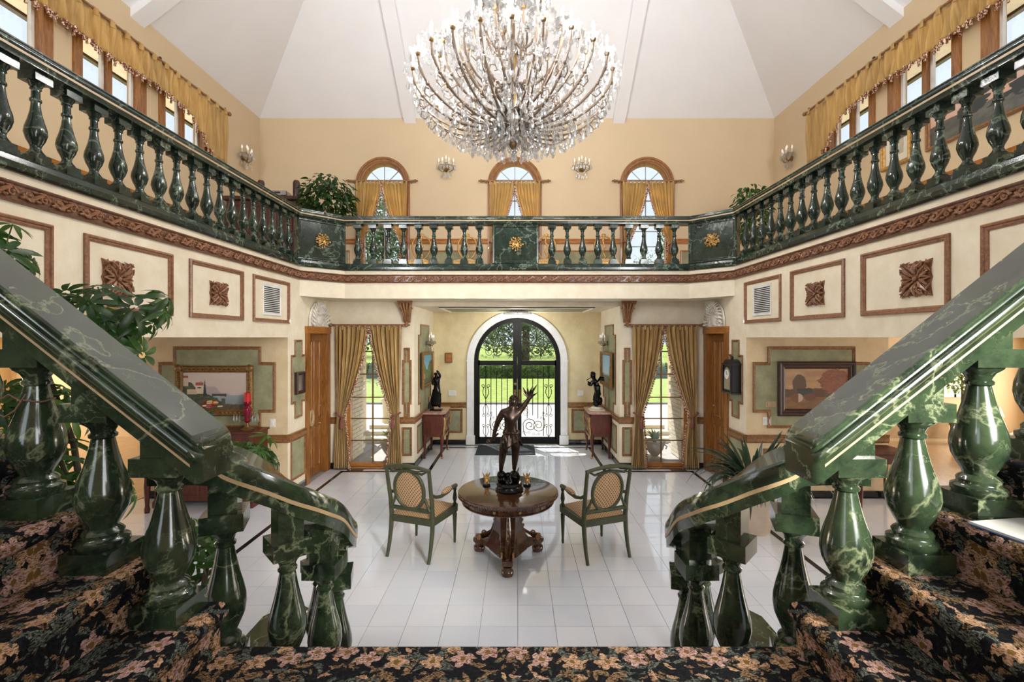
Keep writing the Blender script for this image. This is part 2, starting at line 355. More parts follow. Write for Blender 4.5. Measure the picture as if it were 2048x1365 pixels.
    def scatter(scale, off, ax, ay, pal, keep):
        nonlocal col
        vo = t.node('ShaderNodeTexVoronoi', {'Vector': t.vmath('ADD', uvw, (off, off * .7, 0)), 'Scale': scale, 'Randomness': .9}); vo.voronoi_dimensions = '2D'
        dl = t.node('ShaderNodeSeparateXYZ', {0: t.vmath('SUBTRACT', t.vmath('ADD', uvw, (off, off * .7, 0)), vo.outputs['Position'])})
        rc = t.node('ShaderNodeSeparateColor', {0: vo.outputs['Color']}); an = t.math('MULTIPLY', rc.outputs[0], 6.283); c = t.math('COSINE', an); s_ = t.math('SINE', an)
        x = t.math('ADD', t.math('MULTIPLY', dl.outputs[0], c), t.math('MULTIPLY', dl.outputs[1], s_)); y = t.math('SUBTRACT', t.math('MULTIPLY', dl.outputs[1], c), t.math('MULTIPLY', dl.outputs[0], s_))
        y = t.math('ADD', y, t.math('MULTIPLY', t.math('MULTIPLY', x, x), 9.0)); x = t.math('DIVIDE', x, ax); y = t.math('DIVIDE', y, ay)
        m = t.math('LESS_THAN', t.math('ADD', t.math('ABSOLUTE', y), t.math('MULTIPLY', x, x)), 1.0); m = t.math('MULTIPLY', m, t.math('LESS_THAN', rc.outputs[1], keep))
        k = t.mix(t.math('GREATER_THAN', rc.outputs[2], .45), pal[0], pal[1]); col = t.mix(m, col, k)
    scatter(30, 1.7, .022, .006, (sage, tan), .45); scatter(12, .0, .050, .012, (tan, sage), .5); scatter(15, 3.3, .040, .010, (tan, sage), .5); scatter(20, 7.1, .028, .009, (peach, tan), .4)
    arc(.20, .30, .115, .020, tan, 2.2); arc(.20, .30, .080, .011, sage, -.6); arc(.13, .52, .10, .018, tan, -1.0); arc(.13, .52, .064, .011, sage, -2.0); arc(.30, .58, .06, .014, sage, 1.4); arc(.22, .10, .075, .016, tan, .5); arc(.22, .10, .045, .010, sage, 3.0); arc(.10, .10, .06, .010, sage, 2.2)
    for a in (-1.15, -.6, 0, .6, 1.15): leaf(.05 * math.sin(a), .07 + .05 * math.cos(a), PI / 2 - a, .046, .014, sage)
    for a in (-1.0, -.35, .35, 1.0): leaf(.03 * math.sin(a), .155 + .03 * math.cos(a), PI / 2 - a, .032, .010, peach)
    for cx, cy, r, k in ((.075, .29, .040, pink), (.30, .18, .042, peach), (.335, .26, .050, peach), (.28, .27, .038, pink), (.335, .35, .044, peach), (.245, .42, .036, pink), (.05, .44, .036, peach), (.10, .40, .034, pink), (.16, .64, .038, pink), (.335, .47, .034, pink), (.15, .15, .034, peach), (.06, .60, .036, pink), (.28, .66, .038, peach), (.21, .56, .034, peach)): flower(cx, cy, r, k)
    t.set(col, .95); t.b.inputs['Specular IOR Level'].default_value = .1; t.bump(t.noise(uv, 260, 2), .5, .004); return t.m
M_CARPET = carpet_mat()
def lattice_mat():
    t = NT('lattice_upholstery'); sp = t.node('ShaderNodeSeparateXYZ', {0: t.co('Object')}); k = 2 * PI / .034
    x = t.math('ADD', sp.outputs[0], 0); y = t.math('ADD', sp.outputs[1], sp.outputs[2])
    a = t.math('SINE', t.math('MULTIPLY', t.math('ADD', x, y), k)); b = t.math('SINE', t.math('MULTIPLY', t.math('SUBTRACT', x, y), k))
    m = t.math('MAXIMUM', a, b); t.set(t.ramp(m, [(.1, C(120, 88, 60)), (.6, C(168, 134, 98)), (.9, C(188, 158, 122))]), .85); return t.m
M_LATT = lattice_mat()
def vcol_mat():
    t = NT('painted_canvas'); a = t.node('ShaderNodeVertexColor'); a.layer_name = 'paint'; t.set(a.outputs[0], .4); return t.m
M_PAINT = vcol_mat()
def lawn_mat(name, a, b, sc):
    t = NT(name); t.set(t.ramp(t.noise(t.pos(), sc, 6, .7), [(.3, a), (.7, b)]), .95); return t.m
M_LAWN = lawn_mat('sunlit_lawn', C(96, 122, 44), C(150, 164, 84), 3)
M_DRIVE = lawn_mat('pale_driveway', C(176, 174, 170), C(204, 202, 198), 12)
M_GRAVEL = lawn_mat('gravel_bed', C(120, 104, 90), C(224, 214, 200), 45)
# ================================================================== STRUCTURE
XW, DW, XA, DB, XU, ZC, ZM, ZS, ZO, DO = 3.37, 8.5, 1.85, 10.43, 5.68, 7.2, 3.46, 3.0, 2.355, 6.95
AX = -.036                                             # axis of the double stair
yw = lambda a, z, t: (a, t, z)                         # wall facing the camera: (across, up, depth)
xw = lambda a, z, t: (t, a, z)                         # side wall
def fbox(mb, fn, a0, a1, z0, z1, t0, t1):
    p, q = fn(a0, z0, t0), fn(a1, z1, t1)
    return mb.box(*[min(i, j) for i, j in zip(p, q)], *[max(i, j) for i, j in zip(p, q)])
def rect_wall(mb, fn, a0, a1, z0, z1, t0, t1, holes=()):
    a = a0
    for h0, h1, hz0, hz1 in sorted(holes):
        if h0 > a: fbox(mb, fn, a, h0, z0, z1, t0, t1)
        if hz0 > z0: fbox(mb, fn, h0, h1, z0, hz0, t0, t1)
        if hz1 < z1: fbox(mb, fn, h0, h1, hz1, z1, t0, t1)
        a = h1
    if a < a1: fbox(mb, fn, a, a1, z0, z1, t0, t1)
    return mb
def arch_pts(cx, r, zs, n=24): return [(cx - r * math.cos(PI * i / n), zs + r * math.sin(PI * i / n)) for i in range(n + 1)]
def arch_wall(mb, x0, x1, z0, z1, cx, hw, zs, zb, d0, d1):
    mb.box(x0, d0, z0, cx - hw, d1, z1); mb.box(cx + hw, d0, z0, x1, d1, z1)
    if zb > z0: mb.box(cx - hw, d0, z0, cx + hw, d1, zb)
    p = arch_pts(cx, hw, zs)
    for a, b in zip(p, p[1:]): mb.prism([a, b, (b[0], z1), (a[0], z1)], yw3, d0, d1)
yw3 = lambda a, z, t: (a, t, z)
def arch_band(mb, cx, r0, r1, zs, zb, d0, d1, n=24):
    o, i = arch_pts(cx, r1, zs, n), arch_pts(cx, r0, zs, n)
    o = [(cx - r1, zb)] + o + [(cx + r1, zb)]; i = [(cx - r0, zb)] + i + [(cx + r0, zb)]
    for k in range(len(o) - 1): mb.prism([o[k], o[k + 1], i[k + 1], i[k]], yw3, d0, d1)
    return mb
# ---- floor: grout bed, the tiles that show largest as tiles of their own, the rest as one field
T = .305
fl = struct('floor', MB().box(-12, -2.6, -.2, 12, DB + .25, -.012), M_GROUT, label='polished white tile floor of the hall')
tile_me = MB().box(-T / 2 + .0018, -T / 2 + .0018, -.012, T / 2 - .0018, T / 2 - .0018, 0).mesh('tile', M_TILE)
cells = []
for i in range(-18, 18):
    for j in range(-20, 22):
        x, y = .0065 + (i + .5) * T, 3.845 + (j + .5) * T
        if y > DB - .1 or (y > DW and abs(x) > XA): continue
        if y < 2.0 and abs(x) < 3: continue
        if y > DO and abs(x) > XW: continue
        cells.append((x, y))
def seen(c):
    x, y = c; px = CX + F * x / max(y, .1)
    return y > 3.5 and 400 < px < 1700 and abs(x) < 3.4
near = sorted([c for c in cells if seen(c)], key=lambda c: c[1])[:300]
ns = set(near)
for x, y in near: inst('floor_tile', tile_me, fl, (x, y, 0))
mb = MB()
for x, y in cells:
    if (x, y) not in ns: mb.box(x - T / 2 + .0018, y - T / 2 + .0018, -.012, x + T / 2 - .0018, y + T / 2 - .0018, 0)
obj('tile_field', mb, M_TILE, fl, kind='stuff')
for s in (-1, 1):
    X1 = s * 3.075
    obj('inlay_strip', MB().box(X1 - .03, 4.2, 0, X1 + .03, 8.32, .0015), M_INLAYB, fl)
    obj('inlay_strip', MB().box(min(s * 1.58, X1), 8.26, 0, max(s * 1.58, X1), 8.32, .0015), M_INLAYB, fl)
    obj('inlay_strip', MB().box(s * 1.55 - .03, 8.32, 0, s * 1.55 + .03, 10.13, .0015), M_INLAYB, fl)
    fp = struct('floor_parquet', MB().box(min(s * 5.5, s * 12), -2.5, -.012, max(s * 5.5, s * 12), 11.2, .002), M_PARQ, label='pale parquet floor of the %s side room' % ('west' if s < 0 else 'east'))
obj('inlay_strip', MB().box(-1.58, 10.07, 0, 1.58, 10.13, .0015), M_INLAYB, fl)
# ---- walls of the hall under the balcony
for s, nm in ((-1, 'left'), (1, 'right')):
    mb = MB()
    rect_wall(mb, xw, 2.1, DW + .2, 0, ZM, s * XW, s * (XW + .2), [(2.1, DO, 0, ZO), (7.6, 8.36, 0, 2.44)])
    wl = struct('wall_' + nm, mb, M_LOWALL)
    # window bay wall
    mb = MB(); rect_wall(mb, yw, min(s * XA, s * XW), max(s * XA, s * XW), 0, ZS + .05, DW, DW + .2, [(min(s * 2.16, s * 3.07), max(s * 2.16, s * 3.07), .03, 2.5)])
    struct('wall_window_bay_' + nm, mb, M_LOWALL)
    struct('wall_alcove_' + nm, MB().box(min(s * XA, s * (XA + .2)), DW + .2, 0, max(s * XA, s * (XA + .2)), DB, ZS + .05), M_LOWALL)
    # wing: end wall with the painting, outer wall, far room
    struct('wall_wing_end_' + nm, MB().box(min(s * (XW + .001), s * 5.46), DO - .003, 0, max(s * (XW + .001), s * 5.46), DO + .2, ZO), M_WINGWALL)
    struct('wall_wing_return_' + nm, MB().box(min(s * (XW + .2), s * (XW + .35)), DO + .2, 0, max(s * (XW + .2), s * (XW + .35)), 11.2, ZO + .12), M_UPWALL)
    mb = MB(); rect_wall(mb, xw, -2.6, 11.4, 0, ZO + .12, s * 12, s * 12.2, [(1.4, 5.8, .4, 2.2), (7.9, 10.5, .4, 2.2)])  # openings added for the wing area lights
    struct('wall_outer_' + nm, mb, M_UPWALL)
    mb = MB(); rect_wall(mb, yw, min(s * 3.7, s * 12), max(s * 3.7, s * 12), 0, ZO + .4, 11.2, 11.4, [(9.87, 10.78, .97, 2.08)] if s > 0 else [])
    struct('wall_far_room_' + nm, mb, M_UPWALL)
    struct('ceiling_wing_' + nm, MB().box(min(s * (XW + .2), s * 12), -2.6, ZO + .0, max(s * (XW + .2), s * 12), 11.4, ZO + .12), M_LOWALL)
    # balcony fascia corner (45 degrees) and the upper storey wall with its row of windows
    a, b = (s * XW, 7.32), (s * 2.855, 7.83)
    struct('wall_fascia_corner_' + nm, MB().prism([(a[0], a[1]), (b[0], b[1]), (b[0], 8.1), (a[0], 8.1)], lambda x, y, z: (x, y, z), ZS, ZM), M_LOWALL)
    struct('ceiling_balcony_' + nm, MB().box(min(s * (XW + .2), s * XU), 2.1, ZM - .12, max(s * (XW + .2), s * XU), DB, ZM - .001), M_OAKX if False else M_LOWALL)
    holes = [(c - .5, c + .5, 5.62, 6.76) for c in (8.07, 6.62, 5.17, 3.72, 2.27)]
    mb = MB(); rect_wall(mb, xw, -2.6, DB + .2, ZM - .12, ZC, s * XU, s * (XU + .2), holes); wu = struct('wall_upper_' + nm, mb, M_UPWALL)
    for k, (d0, d1, z0, z1) in enumerate(sorted(holes)):
        wn = struct('window_%d' % (k + 1 + (10 if s > 0 else 0)), MB(), None) if False else thing('window_%d' % (k + 1 + (10 if s > 0 else 0)), 'honey oak clerestory window pair in the upper wall', None, kind='structure')
        fr = MB(); X0, X1 = s * (XU - .03), s * (XU + .16)
        for q0, q1 in ((d0 - .09, d0 + .03), (d1 - .03, d1 + .09)): fbox(fr, xw, q0, q1, z0 - .06, z1, X0, X1)
        fbox(fr, xw, d0, d1, z0 - .06, z0 + .03, X0, X1); fbox(fr, xw, d0, d1, z1 - .05, z1, X0, X1)
        obj('window_frame', fr, M_OAK, wn)
        dm = (d0 + d1) / 2; obj('mullion', fbox(MB(), xw, dm - .035, dm + .035, z0, z1, s * (XU + .02), s * (XU + .15)), M_OAK, wn)
        sa = MB()
        for q0, q1 in ((d0 + .03, dm - .035), (dm + .035, d1 - .03)):
            for e0, e1, g0, g1 in ((q0, q0 + .04, z0, z1), (q1 - .04, q1, z0, z1), (q0, q1, z0 + .03, z0 + .08)): fbox(sa, xw, e0, e1, g0, g1, s * (XU + .08), s * (XU + .12))
            obj('pane', fbox(MB(), xw, q0 + .04, q1 - .04, z0 + .08, z1 - .05, s * (XU + .095), s * (XU + .105)), M_GLASS, wn)
        obj('sash', sa, M_WHITE, wn, kind='stuff')
    # roof eave seen through those windows
    ev = struct('roof_eave_' + nm, MB().box(min(s * 5.9, s * 6.85), -2, 6.86, max(s * 5.9, s * 6.85), 11.4, 6.95), M_DARKW)
    pl = MB().box(-.145, -6.7, 6.83, .145, 6.7, 6.86).mesh('eave_plank', plain('pale_eave_plank', C(226, 214, 198), .7) if s < 0 else MATS['pale_eave_plank'])
    for k in range(3): inst('plank', pl, ev, (s * (6.05 + .3 * k), 4.7, 0))
    obj('gutter', MB().box(min(s * 6.82, s * 6.9), -2, 6.80, max(s * 6.82, s * 6.9), 11.4, 6.95), M_DARKW, ev)
# door wall, front fascia, upper front wall, rear wall
mb = MB(); arch_wall(mb, -XA - .2, XA + .2, 0, ZS + .05, .005, .955, 1.837, 0, DB, DB + .25); struct('wall_entrance', mb, M_ALCWALL)
struct('wall_fascia_front', MB().box(-2.855, 7.83, ZS, 2.855, 8.1, ZM), M_LOWALL)
struct('ceiling_under_balcony', MB().box(-XW, 8.1, ZS, XW, DB + .2, ZS + .1), M_LOWALL)
struct('floor_balcony', MB().box(-XW, 8.1, ZM - .12, XW, DB, ZM), M_OAKX)
# lowered entry ceiling with tray
ec = struct('ceiling_entry', MB().box(-XA, DW, 2.92, XA, DB, ZS), M_LOWALL)
obj('tray_panel', MB().box(-1.45, 8.75, 2.905, 1.45, 10.2, 2.92), M_GREENP, ec)
obj('tray_moulding', MB().mould([(-1.45, 8.75), (1.45, 8.75), (1.45, 10.2), (-1.45, 10.2)], .07, .03, lambda u, v, o: (u, v, 2.92 - o)), M_LOWALL, ec)
mb = MB()
WX = (-2.955, -.05, 2.865)
for x0, x1, c in ((-XU, -1.5, WX[0]), (-1.5, 1.4, WX[1]), (1.4, XU, WX[2])): arch_wall(mb, x0, x1, ZM - .12, ZC, c, .5, 5.74, 3.66, DB, DB + .22)
struct('wall_upper_front', mb, M_UPWALL)
mb = MB(); rect_wall(mb, yw, -XU, XU, 0, ZC, -2.8, -2.6, [(x - .85, x + .85, 1.6, 4.8) for x in (-2.8, 2.8)] + [(x - .65, x + .65, 4.05, 6.85) for x in (-4.6, 4.6)]); struct('wall_rear', mb, M_UPWALL)  # lower and upper openings added for the rear area lights
for k, x in enumerate((-2.8, 2.8)):
    wn = thing('window_%d' % (21 + k), 'tall oak framed unseen rear window above the landing', None, kind='structure'); fr = MB()
    for a0, a1, z0, z1 in ((x - .85, x - .78, 1.6, 4.8), (x + .78, x + .85, 1.6, 4.8), (x - .85, x + .85, 1.6, 1.68), (x - .85, x + .85, 4.72, 4.8), (x - .03, x + .03, 1.6, 4.8), (x - .85, x + .85, 3.2, 3.26)): fr.box(a0, -2.72, z0, a1, -2.62, z1)
    obj('window_frame', fr, M_OAK, wn)
struct('wall_landing_left', MB().box(-3.6, -2.6, 0, -3.4, -.4, ZM), M_LOWALL)
mb = MB(); rect_wall(mb, xw, -2.6, -.4, 0, ZM, 3.4, 3.6, [(-2.25, -.55, 1.35, 3.35)]); struct('wall_landing_right', mb, M_LOWALL)  # wall and opening added to hold the landing area light
wn = thing('window_24', 'oak framed side window added for the landing light', None, kind='structure')
obj('window_frame', MB().box(3.42, -2.25, 1.35, 3.55, -2.18, 3.35).box(3.42, -.62, 1.35, 3.55, -.55, 3.35).box(3.42, -2.25, 1.35, 3.55, -.55, 1.42).box(3.42, -2.25, 3.28, 3.55, -.55, 3.35).box(3.42, -1.43, 1.35, 3.55, -1.37, 3.35), M_OAK, wn)
# hipped ceiling with white beams
tz = .75; R0, R1, RZ = -2.6 + XU, DB - XU, ZC + tz * XU
P = [(-XU, -2.6, ZC), (XU, -2.6, ZC), (XU, DB, ZC), (-XU, DB, ZC), (0, R0, RZ), (0, R1, RZ)]
for nm, idx in (('front', (2, 3, 5)), ('rear', (0, 1, 4)), ('left', (0, 4, 5, 3)), ('right', (1, 2, 5, 4))):
    q = [Vector(P[i]) for i in idx]; nrm = (q[1] - q[0]).cross(q[2] - q[0]).normalized(); nrm = nrm if nrm.z > 0 else -nrm
    n = len(q); mb = MB().add([p for p in q] + [p + nrm * .12 for p in q], [tuple(range(n)), tuple(range(n, 2 * n))] + [(i, (i + 1) % n, n + (i + 1) % n, n + i) for i in range(n)])
    struct('ceiling_slope_' + nm, mb, M_CEIL)
for x in (-2.36, 2.25):
    L = 3.3
    mb = MB().add([(x - .13, DB, ZC - .11), (x + .13, DB, ZC - .11), (x + .13, DB, ZC + .05), (x - .13, DB, ZC + .05)] +
                  [(x - .13, DB - L, ZC - .11 + tz * L), (x + .13, DB - L, ZC - .11 + tz * L), (x + .13, DB - L, ZC + .05 + tz * L), (x - .13, DB - L, ZC + .05 + tz * L)],
                  [(0, 1, 2, 3), (4, 5, 6, 7), (0, 1, 5, 4), (1, 2, 6, 5), (2, 3, 7, 6), (3, 0, 4, 7)])
    struct('beam_front', mb, M_CEIL)
for s in (-1, 1):
    for y in (7.07, 4.7):
        L = 5.5 if y < 5 else 3.2; X0, X1 = s * XU, s * (XU - L)
        mb = MB().add([(X0, y - .13, ZC - .13), (X0, y + .13, ZC - .13), (X0, y + .13, ZC + .05), (X0, y - .13, ZC + .05)] +
                      [(X1, y - .13, ZC - .13 + tz * L), (X1, y + .13, ZC - .13 + tz * L), (X1, y + .13, ZC + .05 + tz * L), (X1, y - .13, ZC + .05 + tz * L)],
                      [(0, 1, 2, 3), (4, 5, 6, 7), (0, 1, 5, 4), (1, 2, 6, 5), (2, 3, 7, 6), (3, 0, 4, 7)])
        struct('beam_side', mb, M_CEIL)
# ---- trims: baseboards, chair rails
# profile side: to the right of travel
def chair_rail(name, pts, z0, parent=None, mat=M_MOULD):
    # profile side = +: to the right of travel
    pr = [(0, 0), (.012, 0), (.018, .02), (.03, .03), (.03, .07), (.022, .08), (.032, .11), (.04, .125), (0, .125)]
    return struct(name, MB().sweep(pr, [(x, y, z0) for x, y in pts]), mat, parent)
# ================================================================== STAIRS AND BALUSTRADES
def carpet(name, prof, nuv, to3, e0, e1, parent, u0=0.0, v0=0.0, **kw):
    """closed profile (p, q) extruded from e0 to e1, UV = (extrusion, length along the profile) in metres"""
    n = len(prof); acc = [0]
    for a, b in zip(prof, prof[1:]): acc.append(acc[-1] + math.dist(a, b))
    vs = [to3(p, q, e0) for p, q in prof] + [to3(p, q, e1) for p, q in prof]
    fs = [(i, (i + 1) % n, n + (i + 1) % n, n + i) for i in range(n)] + [tuple(range(n))[::-1], tuple(range(n, 2 * n))]
    me = bpy.data.meshes.new(name); me.from_pydata(vs, [], fs); uvl = me.uv_layers.new(name='UVMap')
    for po in me.polygons:
        for li in po.loop_indices:
            vi = me.loops[li].vertex_index; k = vi % n
            if len(po.vertices) > 4: uvl.data[li].uv = (prof[k][0], prof[k][1])
            else:
                a = acc[k]
                if k == 0 and (n - 1) in [q % n for q in po.vertices]: a = acc[-1] + .1
                uvl.data[li].uv = ((e1 if vi >= n else e0) + u0, a + v0)
    me.materials.append(M_CARPET)
    me.polygons.foreach_set('use_smooth', [True] * len(me.polygons)); me.set_sharp_from_angle(angle=math.radians(50))
    o = inst(name, me, parent, **kw); bm = bmesh.new(); bm.from_mesh(me); bmesh.ops.recalc_face_normals(bm, faces=bm.faces); bm.to_mesh(me); bm.free(); return o
def nose(xn, z, run, drop, low):
    """riser, rounded nosing and tread; x decreasing from the nosing inwards (caller maps)"""
    r = [(xn - .028, z - drop), (xn - .028, z - .068)]
    for k in range(9):
        a = -PI / 2 + PI * k / 8; r.append((xn - .024 + .032 * math.cos(a), z - .033 + .033 * math.sin(a)))
    return r + [(xn - run, z), (xn - run, z - low), (xn - .028, z - low)]
ZL, RS, TR = 1.052, .205, .26
stair = thing('staircase', 'double staircase carpeted in black floral carpet with landing and two side flights', 'staircase')
carpet('landing', nose(2.0, ZL, 4.4, .205, .206), 0, lambda p, q, e: (e, p, q), -1.26, 1.19, stair, .41, .33)
for k in range(1, 5): carpet('step', nose(2.0 + .26 * k, ZL - .21 * k, .32, .205, .25), 0, lambda p, q, e: (e, p, q), -.98, .91, stair, .41, .1 * k)
obj('landing_base', MB().box(-1.2, -2.4, 0, 1.13, 1.95, ZL - .21), M_LOWALL, stair)
for s in (-1, 1):
    for k in range(1, 13):
        xn = 1.164 + TR * (k - 1)
        carpet('step', nose(-xn, ZL + RS * k, TR + .045, RS, RS + .16), 0, (lambda p, q, e: (AX + p, e, q)) if s < 0 else (lambda p, q, e: (AX - p, e, q)), -.3, 1.955, stair, .13 * k, .31 * k)
# ---- shapes
def railprof(hw, h):
    p = [(hw * .84, -h), (hw * .88, -h * .56), (hw * .93, -h * .48), (hw * .99, -h * .42), (hw, -h * .36), (hw * .98, -h * .30), (hw * .92, -h * .27), (hw * .80, -h * .25), (hw * .80, -h * .17), (hw * .86, -h * .11), (hw * .86, -h * .05), (hw * .80, 0)]
    return p + [(-a, b) for a, b in p[::-1]]
def bullrail(hw, h):
    p = [(hw * .92, -h), (hw * .94, -h * .64), (hw * .97, -h * .60), (hw, -h * .46), (hw, -h * .18), (hw * .96, -h * .06), (hw * .86, 0)]
    return p + [(-a, b) for a, b in p[::-1]]
SB = [(.08, .076), (.087, .09), (.085, .105), (.07, .112), (.066, .12), (.068, .132), (.06, .142), (.048, .15), (.05, .162), (.064, .19), (.078, .225), (.084, .265), (.082, .3), (.073, .345), (.06, .39), (.048, .44), (.04, .48), (.037, .495), (.045, .502), (.046, .512), (.038, .52), (.04, .528), (.05, .545), (.07, .56), (.075, .571)]
SB = [(r * (1 + .075 * math.exp(-((z - .265) / .1) ** 2)), z) for r, z in SB]
me_sb = MB().lathe(SB, 28).mesh('stair_baluster', M_STAIR, 40)
me_sp = MB().box(-.09, -.09, 0, .09, .09, .076).mesh('plinth', M_STAIR)
me_sc = MB().box(-.09, -.09, .571, .09, .09, .64).mesh('cap_plate', M_STAIR)
BB = [(.05, .08), (.053, .092), (.044, .104), (.036, .115), (.029, .13), (.033, .15), (.05, .19), (.0605, .235), (.058, .275), (.045, .33), (.033, .39), (.027, .44), (.0265, .458), (.034, .467), (.034, .482), (.026, .492), (.025, .545), (.034, .553), (.031, .565), (.045, .59), (.05, .602)]
BB = [(r * (1 + .08 * math.exp(-((z - .235) / .08) ** 2)), z) for r, z in BB]
me_bb = MB().lathe(BB, 20).mesh('balcony_baluster', M_BALC, 40)
me_bp = MB().box(-.066, -.066, 0, .066, .066, .05).box(-.058, -.058, .05, .058, .058, .082).mesh('plinth', M_BALC)
me_bc = MB().box(-.064, -.064, .6, .064, .064, .664).mesh('cap_block', M_BALC)
def stair_baluster(par, x, y, z, rz=0):
    b = inst('baluster', me_sb, par, (x, y, z), (0, 0, rz)); inst('plinth', me_sp, b); inst('cap_plate', me_sc, b); return b
def balc_baluster(par, x, y, rz=0):
    b = inst('baluster', me_bb, par, (x, y, 3.576), (0, 0, rz)); inst('plinth', me_bp, b); inst('cap_block', me_bc, b); return b
RP = railprof(.125, .17)
for s, side in ((-1, 'west'), (1, 'east')):
    wd = {'west': 'left', 'east': 'right'}[side]
    mx = lambda x: AX + (x - AX) * (1 if s < 0 else -1)          # mirror about the stair axis
    bal = thing('balustrade', 'steep green marble balustrade climbing the %s' % ('dim flight in front of the leafy plants' if s < 0 else 'sunlit flight beside the parquet room'), 'balustrade')
    top = lambda x: 2.054 + .79 * (-1.29 - x)
    path = [(-1.205, 1.85, top(-1.205)), (-1.6, 1.85, top(-1.6)), (-4.2, 1.85, top(-4.2))]
    rl = MB().sweep(RP, [(mx(a), b, c) for a, b, c in path]); L0 = len(RP)
    for (dx_, k) in ((.014, .97), (.026, .90), (.034, .80)):
        c_ = [(mx(-1.205 + dx_), 1.85 + q * k * (1 if s < 0 else -1), top(-1.205 + dx_) - .07 + (r + .07) * k) for q, r in (RP if s > 0 else RP)]; n_ = len(rl.v); rl.v += c_
        prev = 0 if dx_ == .014 else n_ - L0; rl.f += [(prev + i, prev + (i + 1) % L0, n_ + (i + 1) % L0, n_ + i) for i in range(L0)]
    rl.f.append(tuple(range(len(rl.v) - L0, len(rl.v)))); obj('handrail', rl, M_STAIR, bal, 30)
    for q in (-1, 1): obj('inlay_stripe', MB().sweep([(q * .100, -.114), (q * .1115, -.114), (q * .1115, -.104), (q * .100, -.104)], [(mx(a), b, c) for a, b, c in path]), M_INLAY, bal)
    for k in range(9):
        x = -1.36 - TR * k; z = ZL + RS * (k + 1); b = stair_baluster(bal, mx(x), 1.85, z)
        zt = z + .64; l = lambda X: top(X) - .165
        mb = MB().prism([(x - .065, zt), (x + .065, zt), (x + .065, max(zt + .002, l(x + .065))), (x - .065, l(x - .065))], lambda a, q, t: (mx(a), t, q), 1.785, 1.915)
        o = obj('wedge_block', mb, M_STAIR, bal)
    # curved lower balustrade round the foot of the centre flight
    lo = thing('balustrade', 'low curved green marble balustrade at the foot of the stair %s' % ('near the mahogany piano' if s < 0 else 'near the strap leaved plant'), 'balustrade')
    key = [(-1.66, 2.22, 1.85), (-1.47, 2.235, 1.85), (-1.39, 2.265, 1.815), (-1.25, 2.31, 1.735), (-1.14, 2.385, 1.63), (-1.085, 2.48, 1.535), (-1.065, 2.6, 1.44), (-1.075, 2.75, 1.305), (-1.12, 2.95, 1.19), (-1.22, 3.15, 1.12), (-1.38, 3.32, 1.08), (-1.58, 3.43, 1.08)]
    def cr(p0, p1, p2, p3, t):
        return tuple(.5 * ((2 * b) + (-a + c) * t + (2 * a - 5 * b + 4 * c - d) * t * t + (-a + 3 * b - 3 * c + d) * t ** 3) for a, b, c, d in zip(p0, p1, p2, p3))
    pth = []
    for i in range(len(key) - 1):
        a, b, c, d = key[max(i - 1, 0)], key[i], key[i + 1], key[min(i + 2, len(key) - 1)]
        for t in range(4): pth.append(cr(a, b, c, d, t / 4))
    pth.append(key[-1]); W3 = [(mx(a), b, c) for a, b, c in pth]
    obj('handrail', MB().sweep(bullrail(.12, .165), W3), M_STAIR, lo, 30)
    for q in (-1, 1): obj('inlay_stripe', MB().sweep([(q * .105, -.106), (q * .1185, -.106), (q * .1185, -.082), (q * .105, -.082)], W3), M_INLAY, lo)
    # string wall that carries the balusters
    vs = []; fs = []
    for i, (a, b, c) in enumerate(pth):
        p0 = pth[max(i - 1, 0)]; p1 = pth[min(i + 1, len(pth) - 1)]; d = Vector((p1[0] - p0[0], p1[1] - p0[1], 0)).normalized(); n = Vector((d.y, -d.x, 0)) * .12
        zb = max(.02, c - 1.06)
        for qx, qz in ((1, 0), (1, zb), (-1, zb), (-1, 0)): vs.append((mx(a + n.x * qx), b + n.y * qx, qz))
    for i in range(len(pth) - 1):
        for k in range(4): fs.append((i * 4 + k, i * 4 + 4 + k, i * 4 + 4 + (k + 1) % 4, i * 4 + (k + 1) % 4))
    fs += [(0, 1, 2, 3), tuple(len(vs) - 4 + k for k in range(4))]
    obj('string_wall', MB().add(vs, fs), M_STAIR, lo)
    L = [0]
    for a, b in zip(pth, pth[1:]): L.append(L[-1] + math.dist(a[:2], b[:2]))
    def at(dist):
        for i in range(len(L) - 1):
            if L[i + 1] >= dist:
                t = (dist - L[i]) / (L[i + 1] - L[i]); return [a + (b - a) * t for a, b in zip(pth[i], pth[i + 1])]
    d0 = .27
    while d0 < L[-1]:
        x, y, z = at(d0); e0, e1 = at(max(d0 - .05, 0)), at(min(d0 + .05, L[-1] - .001)); rz = math.atan2(e1[1] - e0[1], mx(e1[0]) - mx(e0[0]))
        zb = max(.02, z - 1.06); stair_baluster(lo, mx(x), y, zb, rz).scale = (1, 1, 1.2)
        sl = (e1[2] - e0[2]) / max(.01, math.dist(e0[:2], e1[:2]))
        mb = MB().prism([(-.06, 0), (.06, 0), (.06, z - .152 + .06 * sl - zb - .768), (-.06, z - .152 - .06 * sl - zb - .768)], lambda a, q, t: (a, t, q), -.06, .06)
        obj('wedge_block', mb, M_STAIR, lo, loc=(mx(x), y, zb + .768), rot=(0, 0, rz)); d0 += .27
    # low marble kerb of the planting bed beside the stair
    kb = thing('planter_kerb', 'low dark marble kerb on the white floor below the %s' % ('leafy schefflera' if s < 0 else 'sunlit flight of stairs'), 'kerb')
    kp = [(mx(-1.93), 2.1, 0), (mx(-1.93), 3.75, 0), (mx(-1.80), 3.95, 0)]
    obj('kerb_stone', MB().sweep([(.13, 0), (.13, .04), (.115, .06), (.115, .09), (.10, .12), (-.10, .12), (-.115, .09), (-.115, .06), (-.13, .04), (-.13, 0)], kp), M_STAIR, kb, 30)
